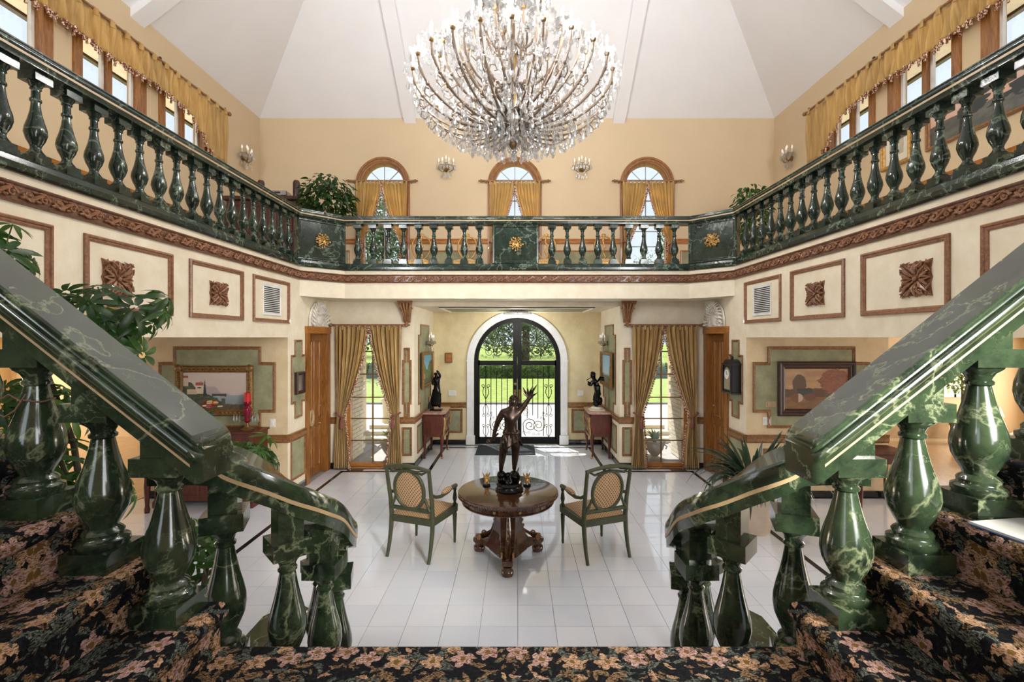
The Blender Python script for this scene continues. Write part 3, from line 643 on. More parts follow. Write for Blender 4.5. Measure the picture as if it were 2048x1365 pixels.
# ================================================================== BALCONY BALUSTRADE
BP = railprof(.115, .125)
base_pr = [(.1, 0), (.125, .015), (.125, .055), (.11, .065), (.105, .1), (.09, .115), (-.09, .115), (-.105, .1), (-.11, .065), (-.125, .055), (-.125, .015), (-.1, 0)]
def rail_run(par, path):
    pt = [(x, y, 4.365) for x, y in path]; obj('handrail', MB().sweep(BP, pt), M_BALC, par, 30)
    for q in (-1, 1): obj('inlay_stripe', MB().sweep([(q * .094, -.084), (q * .1035, -.084), (q * .1035, -.066), (q * .094, -.066)], pt), M_INLAY, par)
    obj('base_slab', MB().sweep(base_pr, [(x, y, 3.461) for x, y in path]), M_BALC, par, 30)
def emblem(par, M, kind):
    """gilt trophy ornament made of crossed stems, leaves and a horn"""
    rnd = random.Random(kind); mb = MB()
    for k in range(26 if kind != 1 else 16):
        a = 2 * PI * k / (26 if kind != 1 else 16) + rnd.uniform(-.1, .1); r = rnd.uniform(.075, .135); c = rnd.uniform(-.04, .04)
        p0 = Vector((c, -.004, rnd.uniform(-.03, .03))); p1 = Vector((r * math.cos(a), -rnd.uniform(.004, .02), .85 * r * math.sin(a))); m_ = (p0 + p1) / 2 + Vector((rnd.uniform(-.02, .02), -.02, rnd.uniform(-.02, .02)))
        mb.tube([p0, m_, p1], [.008, .009, .005], 5); mb.ball(p1, (.017, .014, .017), 6, 4)
    if kind == 1:
        for q in (-1, 1): mb.ball((q * .035, -.018, -.015), (.026, .018, .045), 8, 6); mb.tube([(q * .03, -.012, .03), (q * .075, -.012, .1)], .006, 5)
    else: mb.tube([(-.05, -.02, .06), (.0, -.024, -.02), (.07, -.02, -.09)], [.006, .010, .022], 7)
    mb.xf(M); obj('gilt_emblem', mb, M_GOLD, par, 40)
def solid_panel(par, a, b, kind):
    """marble block with sunk panel and gilt emblem between two plan points a -> b, seen from the hall"""
    a = Vector((a[0], a[1], 0)); b = Vector((b[0], b[1], 0)); d = (b - a); L = d.length; d.normalize(); n = Vector((d.y, -d.x, 0))
    M = Matrix(((d.x, -n.x, 0, (a.x + b.x) / 2), (d.y, -n.y, 0, (a.y + b.y) / 2), (0, 0, 1, 3.576), (0, 0, 0, 1)))
    z1 = .665; obj('panel_block', MB().box(-L / 2, -.055, 0, L / 2, .06, z1).xf(M), M_BALC, par)
    fr = MB().mould([(-L / 2, 0), (L / 2, 0), (L / 2, z1), (-L / 2, z1)], .055, .03, lambda u, v, o: (u, -.055 - o, v)).xf(M); obj('panel_frame', fr, M_BALC, par)
    emblem(par, M @ Matrix.Translation((0, -.057, z1 / 2 + .0)), kind)
for s, side in ((-1, 'left'), (1, 'right')):
    bx = 3.45; g = thing('balustrade', 'long green marble balcony balustrade along the %s' % ('side gallery below the clerestory with the dark organ' if s < 0 else 'side gallery below the clerestory with hanging pictures'), 'balustrade')
    P0, P1 = (s * bx, 2.1), (s * bx, 7.355)
    rail_run(g, [P0, P1] if s > 0 else [P0, P1])
    for i in range(-3, 18): balc_baluster(g, s * bx, 3.153 + .2334 * i)
    c = thing('balustrade_corner_panel', 'angled green marble balcony panel with gilt emblem at the %s' % ('corner by the ficus plant' if s < 0 else 'corner farthest from the ficus plant'), 'balustrade panel')
    A, B = (s * bx, 7.355), (s * 2.9, 7.91)
    rail_run(c, [A, B]); solid_panel(c, A if s < 0 else B, B if s < 0 else A, 2 + s)
g = thing('balustrade', 'straight green marble balcony balustrade above the entrance with central gilt emblem', 'balustrade')
rail_run(g, [(-2.9, 7.91), (2.9, 7.91)])
for i in range(9): balc_baluster(g, -2.66 + .254 * i, 7.91); balc_baluster(g, .583 + .2563 * i, 7.91)
solid_panel(g, (-.41, 7.91), (.36, 7.91), 1)
# ================================================================== CARVED FRIEZE, WALL PANELS, ROSETTES, VENTS
M_MOULDB = wood('shadowed_brown_moulding', C(78, 48, 32), C(128, 86, 60), .4, (3, 3, 3))  # frieze ground darkened in colour so the scroll relief reads deeper
sc = MB()
def spiral(cx, cz, r0, turns, ph, sg, r1=.006):
    n = 14; return [(cx + (r0 * (1 - .8 * k / n)) * math.cos(ph + sg * turns * 2 * PI * k / n), -.012, cz + (r0 * (1 - .8 * k / n)) * math.sin(ph + sg * turns * 2 * PI * k / n)) for k in range(n + 1)]
sc.tube(spiral(-.055, .004, .036, 1.15, PI, 1), [.0125 - .0004 * k for k in range(15)], 6); sc.tube(spiral(.055, -.004, .036, 1.15, 0, 1), [.0125 - .0004 * k for k in range(15)], 6)
sc.tube([(-.091, -.01, .004), (-.05, -.016, -.036), (0, -.016, 0), (.05, -.016, .036), (.091, -.01, -.004)], [.008, .012, .014, .012, .008], 6)
for x, z, a in ((-.01, .03, .6), (.012, -.03, .6), (-.095, -.025, -.5), (.098, .026, -.5), (-.03, -.034, 0), (.03, .034, 0)):
    sc.ball((x, -.013, z), (.021, .014, .011), 7, 4)
for x in (-.055, .055): sc.ball((x, -.018, 0), (.013, .014, .013), 6, 4)
me_scroll = sc.mesh('scroll', M_MOULDR, 50)
def frieze(name, a, b):
    a = Vector((a[0], a[1], 0)); b = Vector((b[0], b[1], 0)); d = b - a; L = d.length; d.normalize(); n = Vector((d.y, -d.x, 0))
    o = struct(name, MB().sweep([(0, 3.255), (.02, 3.257), (.026, 3.268), (.018, 3.276), (.012, 3.28), (.012, 3.372), (.018, 3.376), (.026, 3.386), (.02, 3.396), (0, 3.398)], [a, b]), M_MOULDB)
    k = max(1, round(L / .215)); st = L / k; rz = math.atan2(d.y, d.x)
    for i in range(k):
        p = a + d * (st * (i + .5)) + n * .008; inst('scroll', me_scroll, o, (p.x, p.y, 3.326), (0, 0, rz), (st / .215, 1, 1))
frieze('trim_1', (-XW, 2.1), (-XW, 7.32)); frieze('trim_2', (-XW, 7.32), (-2.855, 7.83)); frieze('trim_3', (-2.855, 7.83), (2.855, 7.83)); frieze('trim_4', (2.855, 7.83), (XW, 7.32)); frieze('trim_5', (XW, 7.32), (XW, 2.1))
# rosettes
def rosette(seed, w_=.155, h=.155):
    mb = MB(); rnd = random.Random(seed)
    n = 24; pts = []
    for k in range(n): a = 2 * PI * k / n; q = max(abs(math.cos(a)), abs(math.sin(a))); rr = (1 / q) * (.93 + .06 * math.cos(8 * a)); pts.append((w_ * rr * math.cos(a), h * rr * math.sin(a)))
    mb.prism(pts, lambda a, b, t: (a, -t, b), 0, .008)
    for qx in (-1, 1):
        for qz in (-1, 1):
            for (x0, z0, x1, z1, x2, z2, r) in ((.02, .02, .07, .06, .15, .145, .017), (.03, .05, .03, .10, .075, .14, .014), (.05, .03, .10, .03, .14, .075, .014), (.0, .04, .02, .08, .0, .145, .014), (.04, .0, .08, .02, .145, .0, .014), (.06, .085, .09, .13, .05, .15, .010), (.085, .06, .13, .09, .15, .05, .010), (.1, .1, .13, .12, .11, .15, .010)):
                k = 1 if qx * qz > 0 else -1
                mb.tube([(qx * x0 * w_ / .155, -.016, qz * z0 * h / .155), (qx * x1 * w_ / .155, -.038, qz * z1 * h / .155), (qx * x2 * w_ / .155, -.02, qz * z2 * h / .155)], [.006, r, .004], 6)
            for (cx, cz, rr) in ((.055, .105, .026), (.108, .05, .026), (.06, .05, .018)):
                mb.tube([(qx * (cx + rr * (1 - j / 11) * math.cos(j * .8)), -.03, qz * (cz + rr * (1 - j / 11) * math.sin(j * .8))) for j in range(10)], .0065, 5)
    mb.ball((0, -.02, 0), (.022, .02, .022), 8, 5); return mb.mesh('rosette', M_MOULDR, 50)
me_ros = rosette(1)
for s in (-1, 1):
    wl = bpy.data.objects['wall_left' if s < 0 else 'wall_right']
    sd = 'left' if s < 0 else 'right'
    f3 = lambda u, v, o: (s * (XW - o), u, v)
    for k, (d0, d1) in enumerate(((6.02, 6.975), (4.85, 5.80), (3.67, 4.61), (2.47, 3.42))):
        obj('panel_moulding', MB().mould([(d0, 2.56), (d1, 2.56), (d1, 3.165), (d0, 3.165)], .05, .028, f3), M_MOULDR, wl)
        c = (d0 + d1) / 2
        if k in (1, 2):
            o = inst('carved_rosette', me_ros, None, (s * (XW - .0), c - (.16 if k == 2 else .0), 2.845), (0, 0, PI / 2 if s < 0 else -PI / 2), (1, 1, 1) if k == 2 else (1, 1, .88),
                     label='carved leafy wood rosette on the %s fascia, in the %s framed panel' % (sd, 'larger-looking nearer' if k == 2 else 'smaller-looking farther'), category='wall ornament', group='carved rosettes on the balcony fascia')
        if k == 0:
            v = thing('wall_vent', 'white louvred air vent on the fascia %s' % ('near the small framed mirror' if s < 0 else 'above the black wall clock'), 'vent', (s * XW, c, 2.87), PI / 2 if s < 0 else -PI / 2)
            obj('vent_frame', MB().mould([(-.24, -.215), (.24, -.215), (.24, .215), (-.24, .215)], .035, .012, lambda a, b, t: (a, -t, b)), M_WHITE, v)
            obj('vent_back', MB().box(-.215, -.004, -.19, .215, 0, .19), M_VENTD, v)
            me = MB().box(-.205, -.010, -.004, .205, -.004, .006).mesh('slat', M_WHITE)
            for j in range(15): inst('slat', me, v, (0, 0, -.175 + .025 * j))
# stepped wall panels: sage field with gilt moulding
def stepped(par, fn, c, w1, h1, w2, h2, field=M_GREENP, mw=.035, mat=M_MOULD):
    """cross-stepped panel: tall narrow w2 x h2 joined with wide low w1 x h1 (half sizes)"""
    a, z = c; pl = [(a - w2, z - h2), (a + w2, z - h2), (a + w2, z - h1), (a + w1, z - h1), (a + w1, z + h1), (a + w2, z + h1), (a + w2, z + h2), (a - w2, z + h2), (a - w2, z + h1), (a - w1, z + h1), (a - w1, z - h1), (a - w2, z - h1)]
    mb = MB(); 
    for x0, x1, y0, y1 in ((a - w2, a + w2, z - h2, z + h2), (a - w1, a - w2, z - h1, z + h1), (a + w2, a + w1, z - h1, z + h1)):
        p, q = fn(x0, y0, 0), fn(x1, y1, .005); mb.box(*[min(i, j) for i, j in zip(p, q)], *[max(i, j) for i, j in zip(p, q)])
    obj('panel_field', mb, field, par); obj('panel_moulding', MB().mould(pl, mw, .022, fn), mat, par)
def rectpanel(par, fn, a0, a1, z0, z1, mw=.04, mat=M_MOULD, field=M_GREENP):
    p, q = fn(a0, z0, 0), fn(a1, z1, .005); obj('panel_field', MB().box(*[min(i, j) for i, j in zip(p, q)], *[max(i, j) for i, j in zip(p, q)]), field, par)
    obj('panel_moulding', MB().mould([(a0, z0), (a1, z0), (a1, z1), (a0, z1)], mw, .02, fn), mat, par)
nbase = [0]
for s, sd in ((-1, 'left'), (1, 'right')):
    O = bpy.data.objects
    fx = lambda u, v, o: (s * (XW - o), u, v); fy = lambda u, v, o: (u, DW - o, v); fo = lambda u, v, o: (u, DO - .004 - o, v); fa = lambda u, v, o: (s * (XA - o), u, v); fb = lambda u, v, o: (u, DB - o, v)
    stepped(O['wall_' + sd], fx, (7.27, 1.72), .23, .37, .115, .60)
    rectpanel(O['wall_' + sd], fx, 7.03, 7.5, .2, .83)
    # bay wall: slim stepped strip beside the curtain and small panel below
    w_ = O['wall_window_bay_' + sd]
    stepped(w_, fy, (s * 1.98, 1.55), .085, .40, .055, .62, mw=.045); rectpanel(w_, fy, min(s * 1.89, s * 2.07), max(s * 1.89, s * 2.07), .22, .74)
    # alcove side walls
    w_ = O['wall_alcove_' + sd]
    stepped(w_, fa, (9.45, 1.75), .62, .66, .42, .86); rectpanel(w_, fa, 8.75, 10.2, .2, .72)
    # door wall panels
    rectpanel(O['wall_entrance'], fb, min(s * 1.2, s * 1.72), max(s * 1.2, s * 1.72), .25, .78, .05)
    # wing end wall
    w_ = O['wall_wing_end_' + sd]
    cx = sx(435, DO) if s < 0 else sx(1622, DO); stepped(w_, fo, (cx, 1.62), .86, .37, .645, .60, mw=.045)
    rectpanel(w_, fo, min(s * 3.62, s * 4.3), max(s * 3.62, s * 4.3), .2, .72)
    # chair rails and baseboards
    chair_rail('trim_%d' % (10 + s), [(s * XW, DO), (s * XW, 7.5)][::1 if s < 0 else -1], .80, w_)
    chair_rail('trim_%d' % (13 + s), [(s * 5.46, DO), (s * XW, DO)][::1 if s < 0 else -1], .80, w_)
    chair_rail('trim_%d' % (16 + s), [(s * XW, DW), (s * 3.2, DW)][::1 if s < 0 else -1], .80, w_)
    chair_rail('trim_%d' % (19 + s), [(s * 2.1, DW), (s * XA, DW), (s * XA, DB), (s * 1.12, DB)][::1 if s < 0 else -1], .80, O['wall_alcove_' + sd])
    pr = [(0, 0), (.02, 0), (.02, .085), (.012, .1), (0, .1)]
    for pts in ([(s * XW, DO), (s * XW, 7.5)], [(s * XW, 8.45), (s * XW, DW), (s * 3.15, DW)], [(s * 2.1, DW), (s * XA, DW), (s * XA, DB), (s * 1.13, DB)], [(s * 5.46, DO), (s * XW, DO)]):
        nbase[0] += 1; struct('baseboard_%d' % nbase[0], MB().sweep(pr, [(x, y, 0) for x, y in pts[::1 if s < 0 else -1]]), M_INLAYB)
    # upstairs chair rail and panels
    nbase[0] += 1; struct('trim_%d' % (30 + nbase[0]), MB().sweep([(0, 0), (.02, 0), (.03, .03), (.02, .06), (.035, .11), (0, .12)], [(x, y, 4.42) for x, y in [(s * XU, 2.0), (s * XU, DB)][::1 if s < 0 else -1]]), M_OAKX)
for x0, x1 in ((-XU, WX[0] - .59), (WX[0] + .59, WX[1] - .59), (WX[1] + .59, WX[2] - .59), (WX[2] + .59, XU)):
    o = struct('trim_%d' % (50 + int(x0 * 3 + 20)), MB().sweep([(0, 0), (.02, 0), (.03, .03), (.02, .06), (.035, .11), (0, .12)], [(x0, DB, 4.42), (x1, DB, 4.42)]), M_OAKX)
    rectpanel(o, lambda u, v, o_: (u, DB - o_, v), x0 + .15, x1 - .15, 3.62, 4.28, .035, M_OAKX, M_GREENP)
# ================================================================== ENTRANCE DOOR
door = thing('door_1', 'black iron double entrance door with arched top and scrollwork glazing', None, kind='structure')
dx, zs_ = .005, 1.837; y0, y1 = DB + .06, DB + .12
obj('door_frame', arch_band(MB(), dx, .865, .953, zs_, 0, y0 - .03, y1 + .04), M_IRON, door)
cs = MB()
def cscroll(mb, pts, r): mb.tube(pts, r, 5)
def vol(cx, cz, r, a0, sg, n=12, tn=1.4): return [(cx + r * (1 - .82 * k / n) * math.cos(a0 + sg * tn * 2 * PI * k / n), 0, cz + r * (1 - .82 * k / n) * math.sin(a0 + sg * tn * 2 * PI * k / n)) for k in range(n + 1)]
def heart(h=.36, w_=.12, r=.0085):
    mb = MB()
    for q in (-1, 1):
        p = [(0, 0, -h / 2)] + [(q * w_ * .55 * math.sin(PI * t * .8), 0, -h / 2 + h * .7 * t) for t in (.25, .5, .75, 1)]
        p += [(q * (w_ * .5 + .036 * math.cos(a)), 0, h * .28 + .036 * math.sin(a)) for a in (.2, 1.0, 1.9, 2.9, 3.9, 4.9)]
        mb.tube(p, r, 5)
    return mb.mesh('scroll', M_IRON, 60)
def cee(h=.3, r=.0085):
    mb = MB(); p = vol(0, h * .32, h * .2, -PI / 2, -1)[::-1] + [(-.0, 0, h * .12), (.02, 0, 0), (0, 0, -h * .12)] + vol(0, -h * .32, h * .2, PI / 2, 1)
    mb.tube(p, r, 5); return mb.mesh('scroll', M_IRON, 60)
def bigvol(r=.15, th=.009):
    mb = MB(); mb.tube([(0, 0, -r * 1.6), (-r * .5, 0, -r * 1.1)] + vol(0, 0, r, PI * 1.05, -1, 18, 1.7), th, 5); return mb.mesh('scroll', M_IRON, 60)
me_heart, me_cee, me_big = heart(), cee(), bigvol()
for s in (-1, 1):
    lf = inst('door_leaf', MB().box(dx + min(s * .002, s * .095), y0, 0, dx + max(s * .002, s * .095), y1, 2.7).box(dx + min(s * .09, s * .87), y0, 0, dx + max(s * .09, s * .87), y1, .14).box(dx + min(s * .09, s * .87), y0, 1.74, dx + max(s * .09, s * .87), y1, 1.84).box(dx + min(s * .835, s * .868), y0, .1, dx + max(s * .835, s * .868), y1, 1.85).mesh('door_leaf', M_IRON), door)
    gl = MB().box(dx + min(s * .09, s * .84), DB + .1, .13, dx + max(s * .09, s * .84), DB + .106, 1.75); obj('pane', gl, M_GLASS, lf)
    p = [(dx + s * .09, 1.83), (dx + s * .09, zs_ + .86)] + [(dx + s * .866 * math.cos(a), zs_ + .866 * math.sin(a)) for a in [PI / 2 * (1 - k / 10) * .93 for k in range(11)]]
    obj('pane', MB().prism(p, yw3, DB + .1, DB + .106), M_GLASS, lf)
    gy = DB + .085
    for k, x in enumerate((.70, .585, .46, .345, .22)):
        z0, z1 = (.16, 1.72) if k in (0, 1) else ((.62, 1.5) if k == 3 else (.55, 1.62))
        obj('bar', MB().tube([(dx + s * x, gy, z0), (dx + s * x, gy, z1)], .009, 6), M_IRON, lf)
    for x, z, m, sc_, ry in ((.70, 1.17, me_heart, 1.0, 0), (.70, .72, me_heart, .9, PI), (.70, .30, me_heart, .9, 0), (.70, 1.55, me_cee, .7, 0), (.3, 1.60, me_big, .62, PI / 2), (.46, 1.57, me_big, .55, -PI / 2), (.165, 1.55, me_cee, .8, 0), (.165, .85, me_cee, .8, 0),
                              (.28, .40, me_big, 1.05, .4), (.47, .40, me_big, .95, -2.6), (.2, .24, me_cee, .6, PI / 2), (.42, .2, me_cee, .6, PI / 2), (.56, .62, me_cee, .6, .4), (.20, .68, me_big, .55, 2.4)):
        inst('scroll', m, lf, (dx + s * x, gy, z), (0, ry * s, 0), (sc_ * s, 1, sc_))
    for x, z, m, sc_, ry in ((.2, 2.08, me_big, .8, 0), (.42, 2.05, me_big, .85, 2.2), (.62, 2.03, me_big, .7, .6), (.30, 2.33, me_big, .9, 3.6), (.52, 2.30, me_big, .7, 5), (.17, 2.45, me_cee, 1.0, 0), (.32, 2.55, me_cee, .7, 1.2), (.67, 2.18, me_cee, .8, .6), (.16, 1.95, me_cee, .55, 1.2), (.74, 1.93, me_cee, .5, 1.2), (.47, 1.94, me_cee, .55, 1.4)):
        inst('scroll', m, lf, (dx + s * x, gy, z), (0, ry * s, 0), (sc_ * s, 1, sc_))
    h = obj('handle', MB().tube([(dx + s * .05, y0 - .0, .93), (dx + s * .05, y0 - .05, .95), (dx + s * .05, y0 - .055, 1.05), (dx + s * .05, y0 - .05, 1.15), (dx + s * .05, y0, 1.17)], .014, 8).box(dx + s * .05 - .025, y0 - .008, .9, dx + s * .05 + .025, y0, 1.2), M_BRASS, lf)
obj('lock_rosette', MB().ball((dx - .045, y0 - .012, 1.32), (.035, .014, .035), 10, 6), M_BRASS, door)
su = thing('door_surround_trim', 'white stone arch surround of the entrance door', None, kind='structure')
obj('surround_trim', arch_band(MB(), dx, .955, 1.105, zs_, .2, DB - .05, DB), M_STONE, su)
for s in (-1, 1):
    obj('plinth_block', MB().box(dx + min(s * .93, s * 1.125), DB - .075, 0, dx + max(s * .93, s * 1.125), DB, .2), M_STONE, su)
    obj('impost', MB().box(dx + min(s * .95, s * 1.12), DB - .06, zs_ - .015, dx + max(s * .95, s * 1.12), DB, zs_ + .015), M_STONE, su)
obj('doormat', MB().box(-.84, 9.45, .0, .37, 10.3, .012), M_MAT, label='charcoal doormat lying inside the arched entrance door', category='doormat', bev=.004)
# ================================================================== SIDE DOORS, BAY WINDOWS
for s, sd in ((-1, 'left'), (1, 'right')):
    d = thing('door_%d' % (3 + s), 'panelled honey oak side door', None, kind='structure')
    X = lambda o: s * (XW - o)
    def bx(mb, d0, d1, z0, z1, o0, o1): return fbox(mb, xw, d0, d1, z0, z1, X(o0), X(o1))
    for a, b in ((7.51, 7.62), (8.34, 8.455)): obj('casing', bx(MB(), a, b, 0, 2.42, .035, -.2), M_OAK, d)
    obj('casing', bx(MB(), 7.50, 8.465, 2.42, 2.535, .045, -.19), M_OAKX, d)
    sl = obj('door_slab', bx(MB(), 7.62, 8.34, .005, 2.42, -.09, -.13), M_OAK, d)
    for z0, z1 in ((.15, .85), (.97, 2.3)):
        for a, b in ((7.70, 7.95), (8.01, 8.26)): obj('door_panel', MB().mould([(a, z0), (b, z0), (b, z1), (a, z1)], .045, .02, lambda u, v, o: (X(-.09 + o), u, v)), M_OAK, sl)
    obj('handle', MB().tube([(X(-.09), 8.28, 1.0), (X(-.04), 8.28, 1.0), (X(-.035), 8.20, 1.0)], .011, 7).ball((X(-.08), 8.28, 1.16), .022, 8, 5).ball((X(-.08), 8.28, .86), .014, 8, 5), M_SILVER, sl)
    if s < 0: obj('oval_wreath', MB().tube([(X(-.075), 7.93 + .07 * math.cos(a), 1.0 + .13 * math.sin(a)) for a in [2 * PI * k / 20 for k in range(20)]], .018, 6, closed=True).tube([(X(-.078), 7.93 + .04 * math.cos(a), 1.0 + .09 * math.sin(a)) for a in [2 * PI * k / 20 for k in range(20)]], .010, 6, closed=True), M_INLAY, sl, 60, label='pale carved oval wreath on the oak door')
    # carved chalk-white lunette standing on the door casing
    ln = thing('carved_lunette', 'chalky white carved arch ornament above the %s' % ('oak door beside the small mirror' if s < 0 else 'oak door beside the black wall clock'), 'wall ornament', (X(.012), 7.98, 2.536), PI / 2 if s < 0 else -PI / 2)
    pts = [(-.36, 0), (.36, 0)] + [(.36 * math.cos(a), .06 + .36 * math.sin(a)) for a in [PI * k / 16 for k in range(17)]]
    obj('lunette_plate', MB().prism(pts, lambda a, b, t: (a, -t, b), 0, .03), M_CREAMORN, ln)
    mb = MB(); rnd = random.Random(3)
    for k in range(17):
        a = PI * (k + .0) / 16; mb.tube([(.22 * math.cos(a), -.03, .05 + .22 * math.sin(a)), (.32 * math.cos(a + .1), -.075, .06 + .32 * math.sin(a + .1)), (.37 * math.cos(a - .04), -.05, .06 + .37 * math.sin(a - .04))], [.012, .022, .008], 6); mb.ball((.27 * math.cos(a + .1), -.07, .06 + .27 * math.sin(a + .1)), .016, 6, 4)
    for k in range(22): mb.ball((rnd.uniform(-.3, .3), -.035, .02 + rnd.uniform(0, .08)), (.03, .02, .022), 6, 4)
    for k in range(26): a = rnd.uniform(0, PI); r = rnd.uniform(.12, .25); mb.ball((r * math.cos(a), -.04, .05 + r * math.sin(a)), (rnd.uniform(.015, .03), .02, rnd.uniform(.015, .03)), 6, 4)
    mb.ball((0, -.03, .11), (.12, .035, .1), 12, 7); obj('carving', mb, M_CREAMORN, ln, 60, kind='stuff')
    # bay window
    cx = s * 2.615; hw = .45; wn = thing('window_%d' % (32 + s), 'tall narrow divided window beside the entrance alcove', None, kind='structure'); fr = MB()
    for a0, a1, z0, z1 in ((cx - hw, cx - hw + .06, .03, 2.5), (cx + hw - .06, cx + hw, .03, 2.5), (cx - hw, cx + hw, .03, .09), (cx - hw, cx + hw, 2.42, 2.5)): fr.box(a0, DW + .02, z0, a1, DW + .14, z1)
    obj('window_frame', fr, M_OAKX, wn); obj('window_sill', MB().box(cx - hw, DW - .01, 0.0, cx + hw, DW + .2, .03), M_OAKX, wn)
    rows = [.09, .486, .885, 1.27, 1.69, 2.1, 2.42]
    obj('muntin', MB().box(cx - .012, DW + .06, .09, cx + .012, DW + .09, 2.42), M_BRASS, wn)
    for z in rows[1:-1]: obj('muntin', MB().box(cx - hw + .06, DW + .062, z - .01, cx + hw - .06, DW + .088, z + .01), M_BRASS, wn)
    for z0, z1 in zip(rows, rows[1:]):
        for a0, a1 in ((cx - hw + .06, cx - .012), (cx + .012, cx + hw - .06)): obj('pane', MB().box(a0, DW + .073, z0, a1, DW + .077, z1), M_GLASS, wn)
    # gilt corbel under the balcony
    cb = thing('corbel', 'gilded carved corbel under the balcony %s' % ('over the strip panel near the cat-like tall black statuette' if False else ('beside the curtained window nearest the piano wing' if s < 0 else 'beside the curtained window nearest the wall clock')), 'corbel', (s * 1.97, DW, 2.62))
    obj('corbel_body', MB().prism([(0, 0), (-.05, .0), (-.09, .06), (-.07, .12), (-.12, .2), (-.16, .3), (-.2, .36), (-.2, .38), (0, .38)], lambda a, b, t: (t * (.6 + .9 * b), a, b), -.11, .11), M_TERRA, cb)
    mb = MB()
    for k in range(7): mb.ball((-.13 + .043 * k, -.185, .335), (.022, .02, .026), 6, 4); mb.ball((-.09 + .03 * k, -.135, .215), (.018, .02, .03), 6, 4)
    for q in (-1, 1): mb.tube([(q * (.10 + .035 * (1 - j / 11) * math.cos(j * .8)), -.12, .24 + .035 * (1 - j / 11) * math.sin(j * .8)) for j in range(10)], .010, 5)
    for x in (-.075, -.025, .025, .075): mb.tube([(x * .5, -.06, .02), (x * .7, -.10, .1), (x * .9, -.13, .2), (x * 1.35, -.19, .31), (x * 1.5, -.19, .36)], [.012, .02, .022, .022, .012], 6)
    mb.tube([(-.155, -.2, .365), (.155, -.2, .365)], .016, 6); mb.ball((0, -.05, .0), .035, 8, 5); obj('corbel_leaf', mb, M_TERRA, cb, 60, kind='stuff'); cb.scale = (.86, 1, 1)
# ================================================================== UPPER ARCHED WINDOWS
M_MUNT = plain('pale_grey_muntin', C(150, 146, 140), .5)
for k, cx in enumerate(WX):
    wn = thing('window_%d' % (41 + k), 'arched upper window with sunburst muntins', None, kind='structure')
    obj('window_frame', arch_band(MB(), cx, .44, .5, 5.74, 3.66, DB + .05, DB + .16), M_OAK, wn)
    obj('casing', arch_band(MB(), cx, .5, .575, 5.74, 3.58, DB - .035, DB), M_OAK, wn); obj('casing', arch_band(MB(), cx, .55, .592, 5.74, 3.58, DB - .05, DB), M_OAK, wn)
    mb = MB().box(cx - .45, DB + .09, 5.72, cx + .45, DB + .13, 5.76); obj('muntin', mb, M_MUNT, wn)
    for a in (45, 90, 135): obj('muntin', MB().tube([(cx + .09 * math.cos(math.radians(a)), DB + .11, 5.75 + .09 * math.sin(math.radians(a))), (cx + .45 * math.cos(math.radians(a)), DB + .11, 5.75 + .45 * math.sin(math.radians(a)))], .011, 4), M_MUNT, wn)
    obj('muntin', MB().tube([(cx + .1 * math.cos(PI * j / 10), DB + .11, 5.75 + .1 * math.sin(PI * j / 10)) for j in range(11)], .011, 4), M_MUNT, wn)
    obj('muntin', MB().box(cx - .011, DB + .1, 3.7, cx + .011, DB + .12, 5.74), M_MUNT, wn)
    for j in range(1, 6): obj('muntin', MB().box(cx - .44, DB + .1, 3.7 + .34 * j - .01, cx + .44, DB + .12, 3.7 + .34 * j + .01), M_MUNT, wn)
    p = [(cx - .45, 3.67), (cx + .45, 3.67)] + arch_pts(cx, .45, 5.74)[::-1]
    obj('pane', MB().prism(p, yw3, DB + .107, DB + .113), M_GLASS, wn)
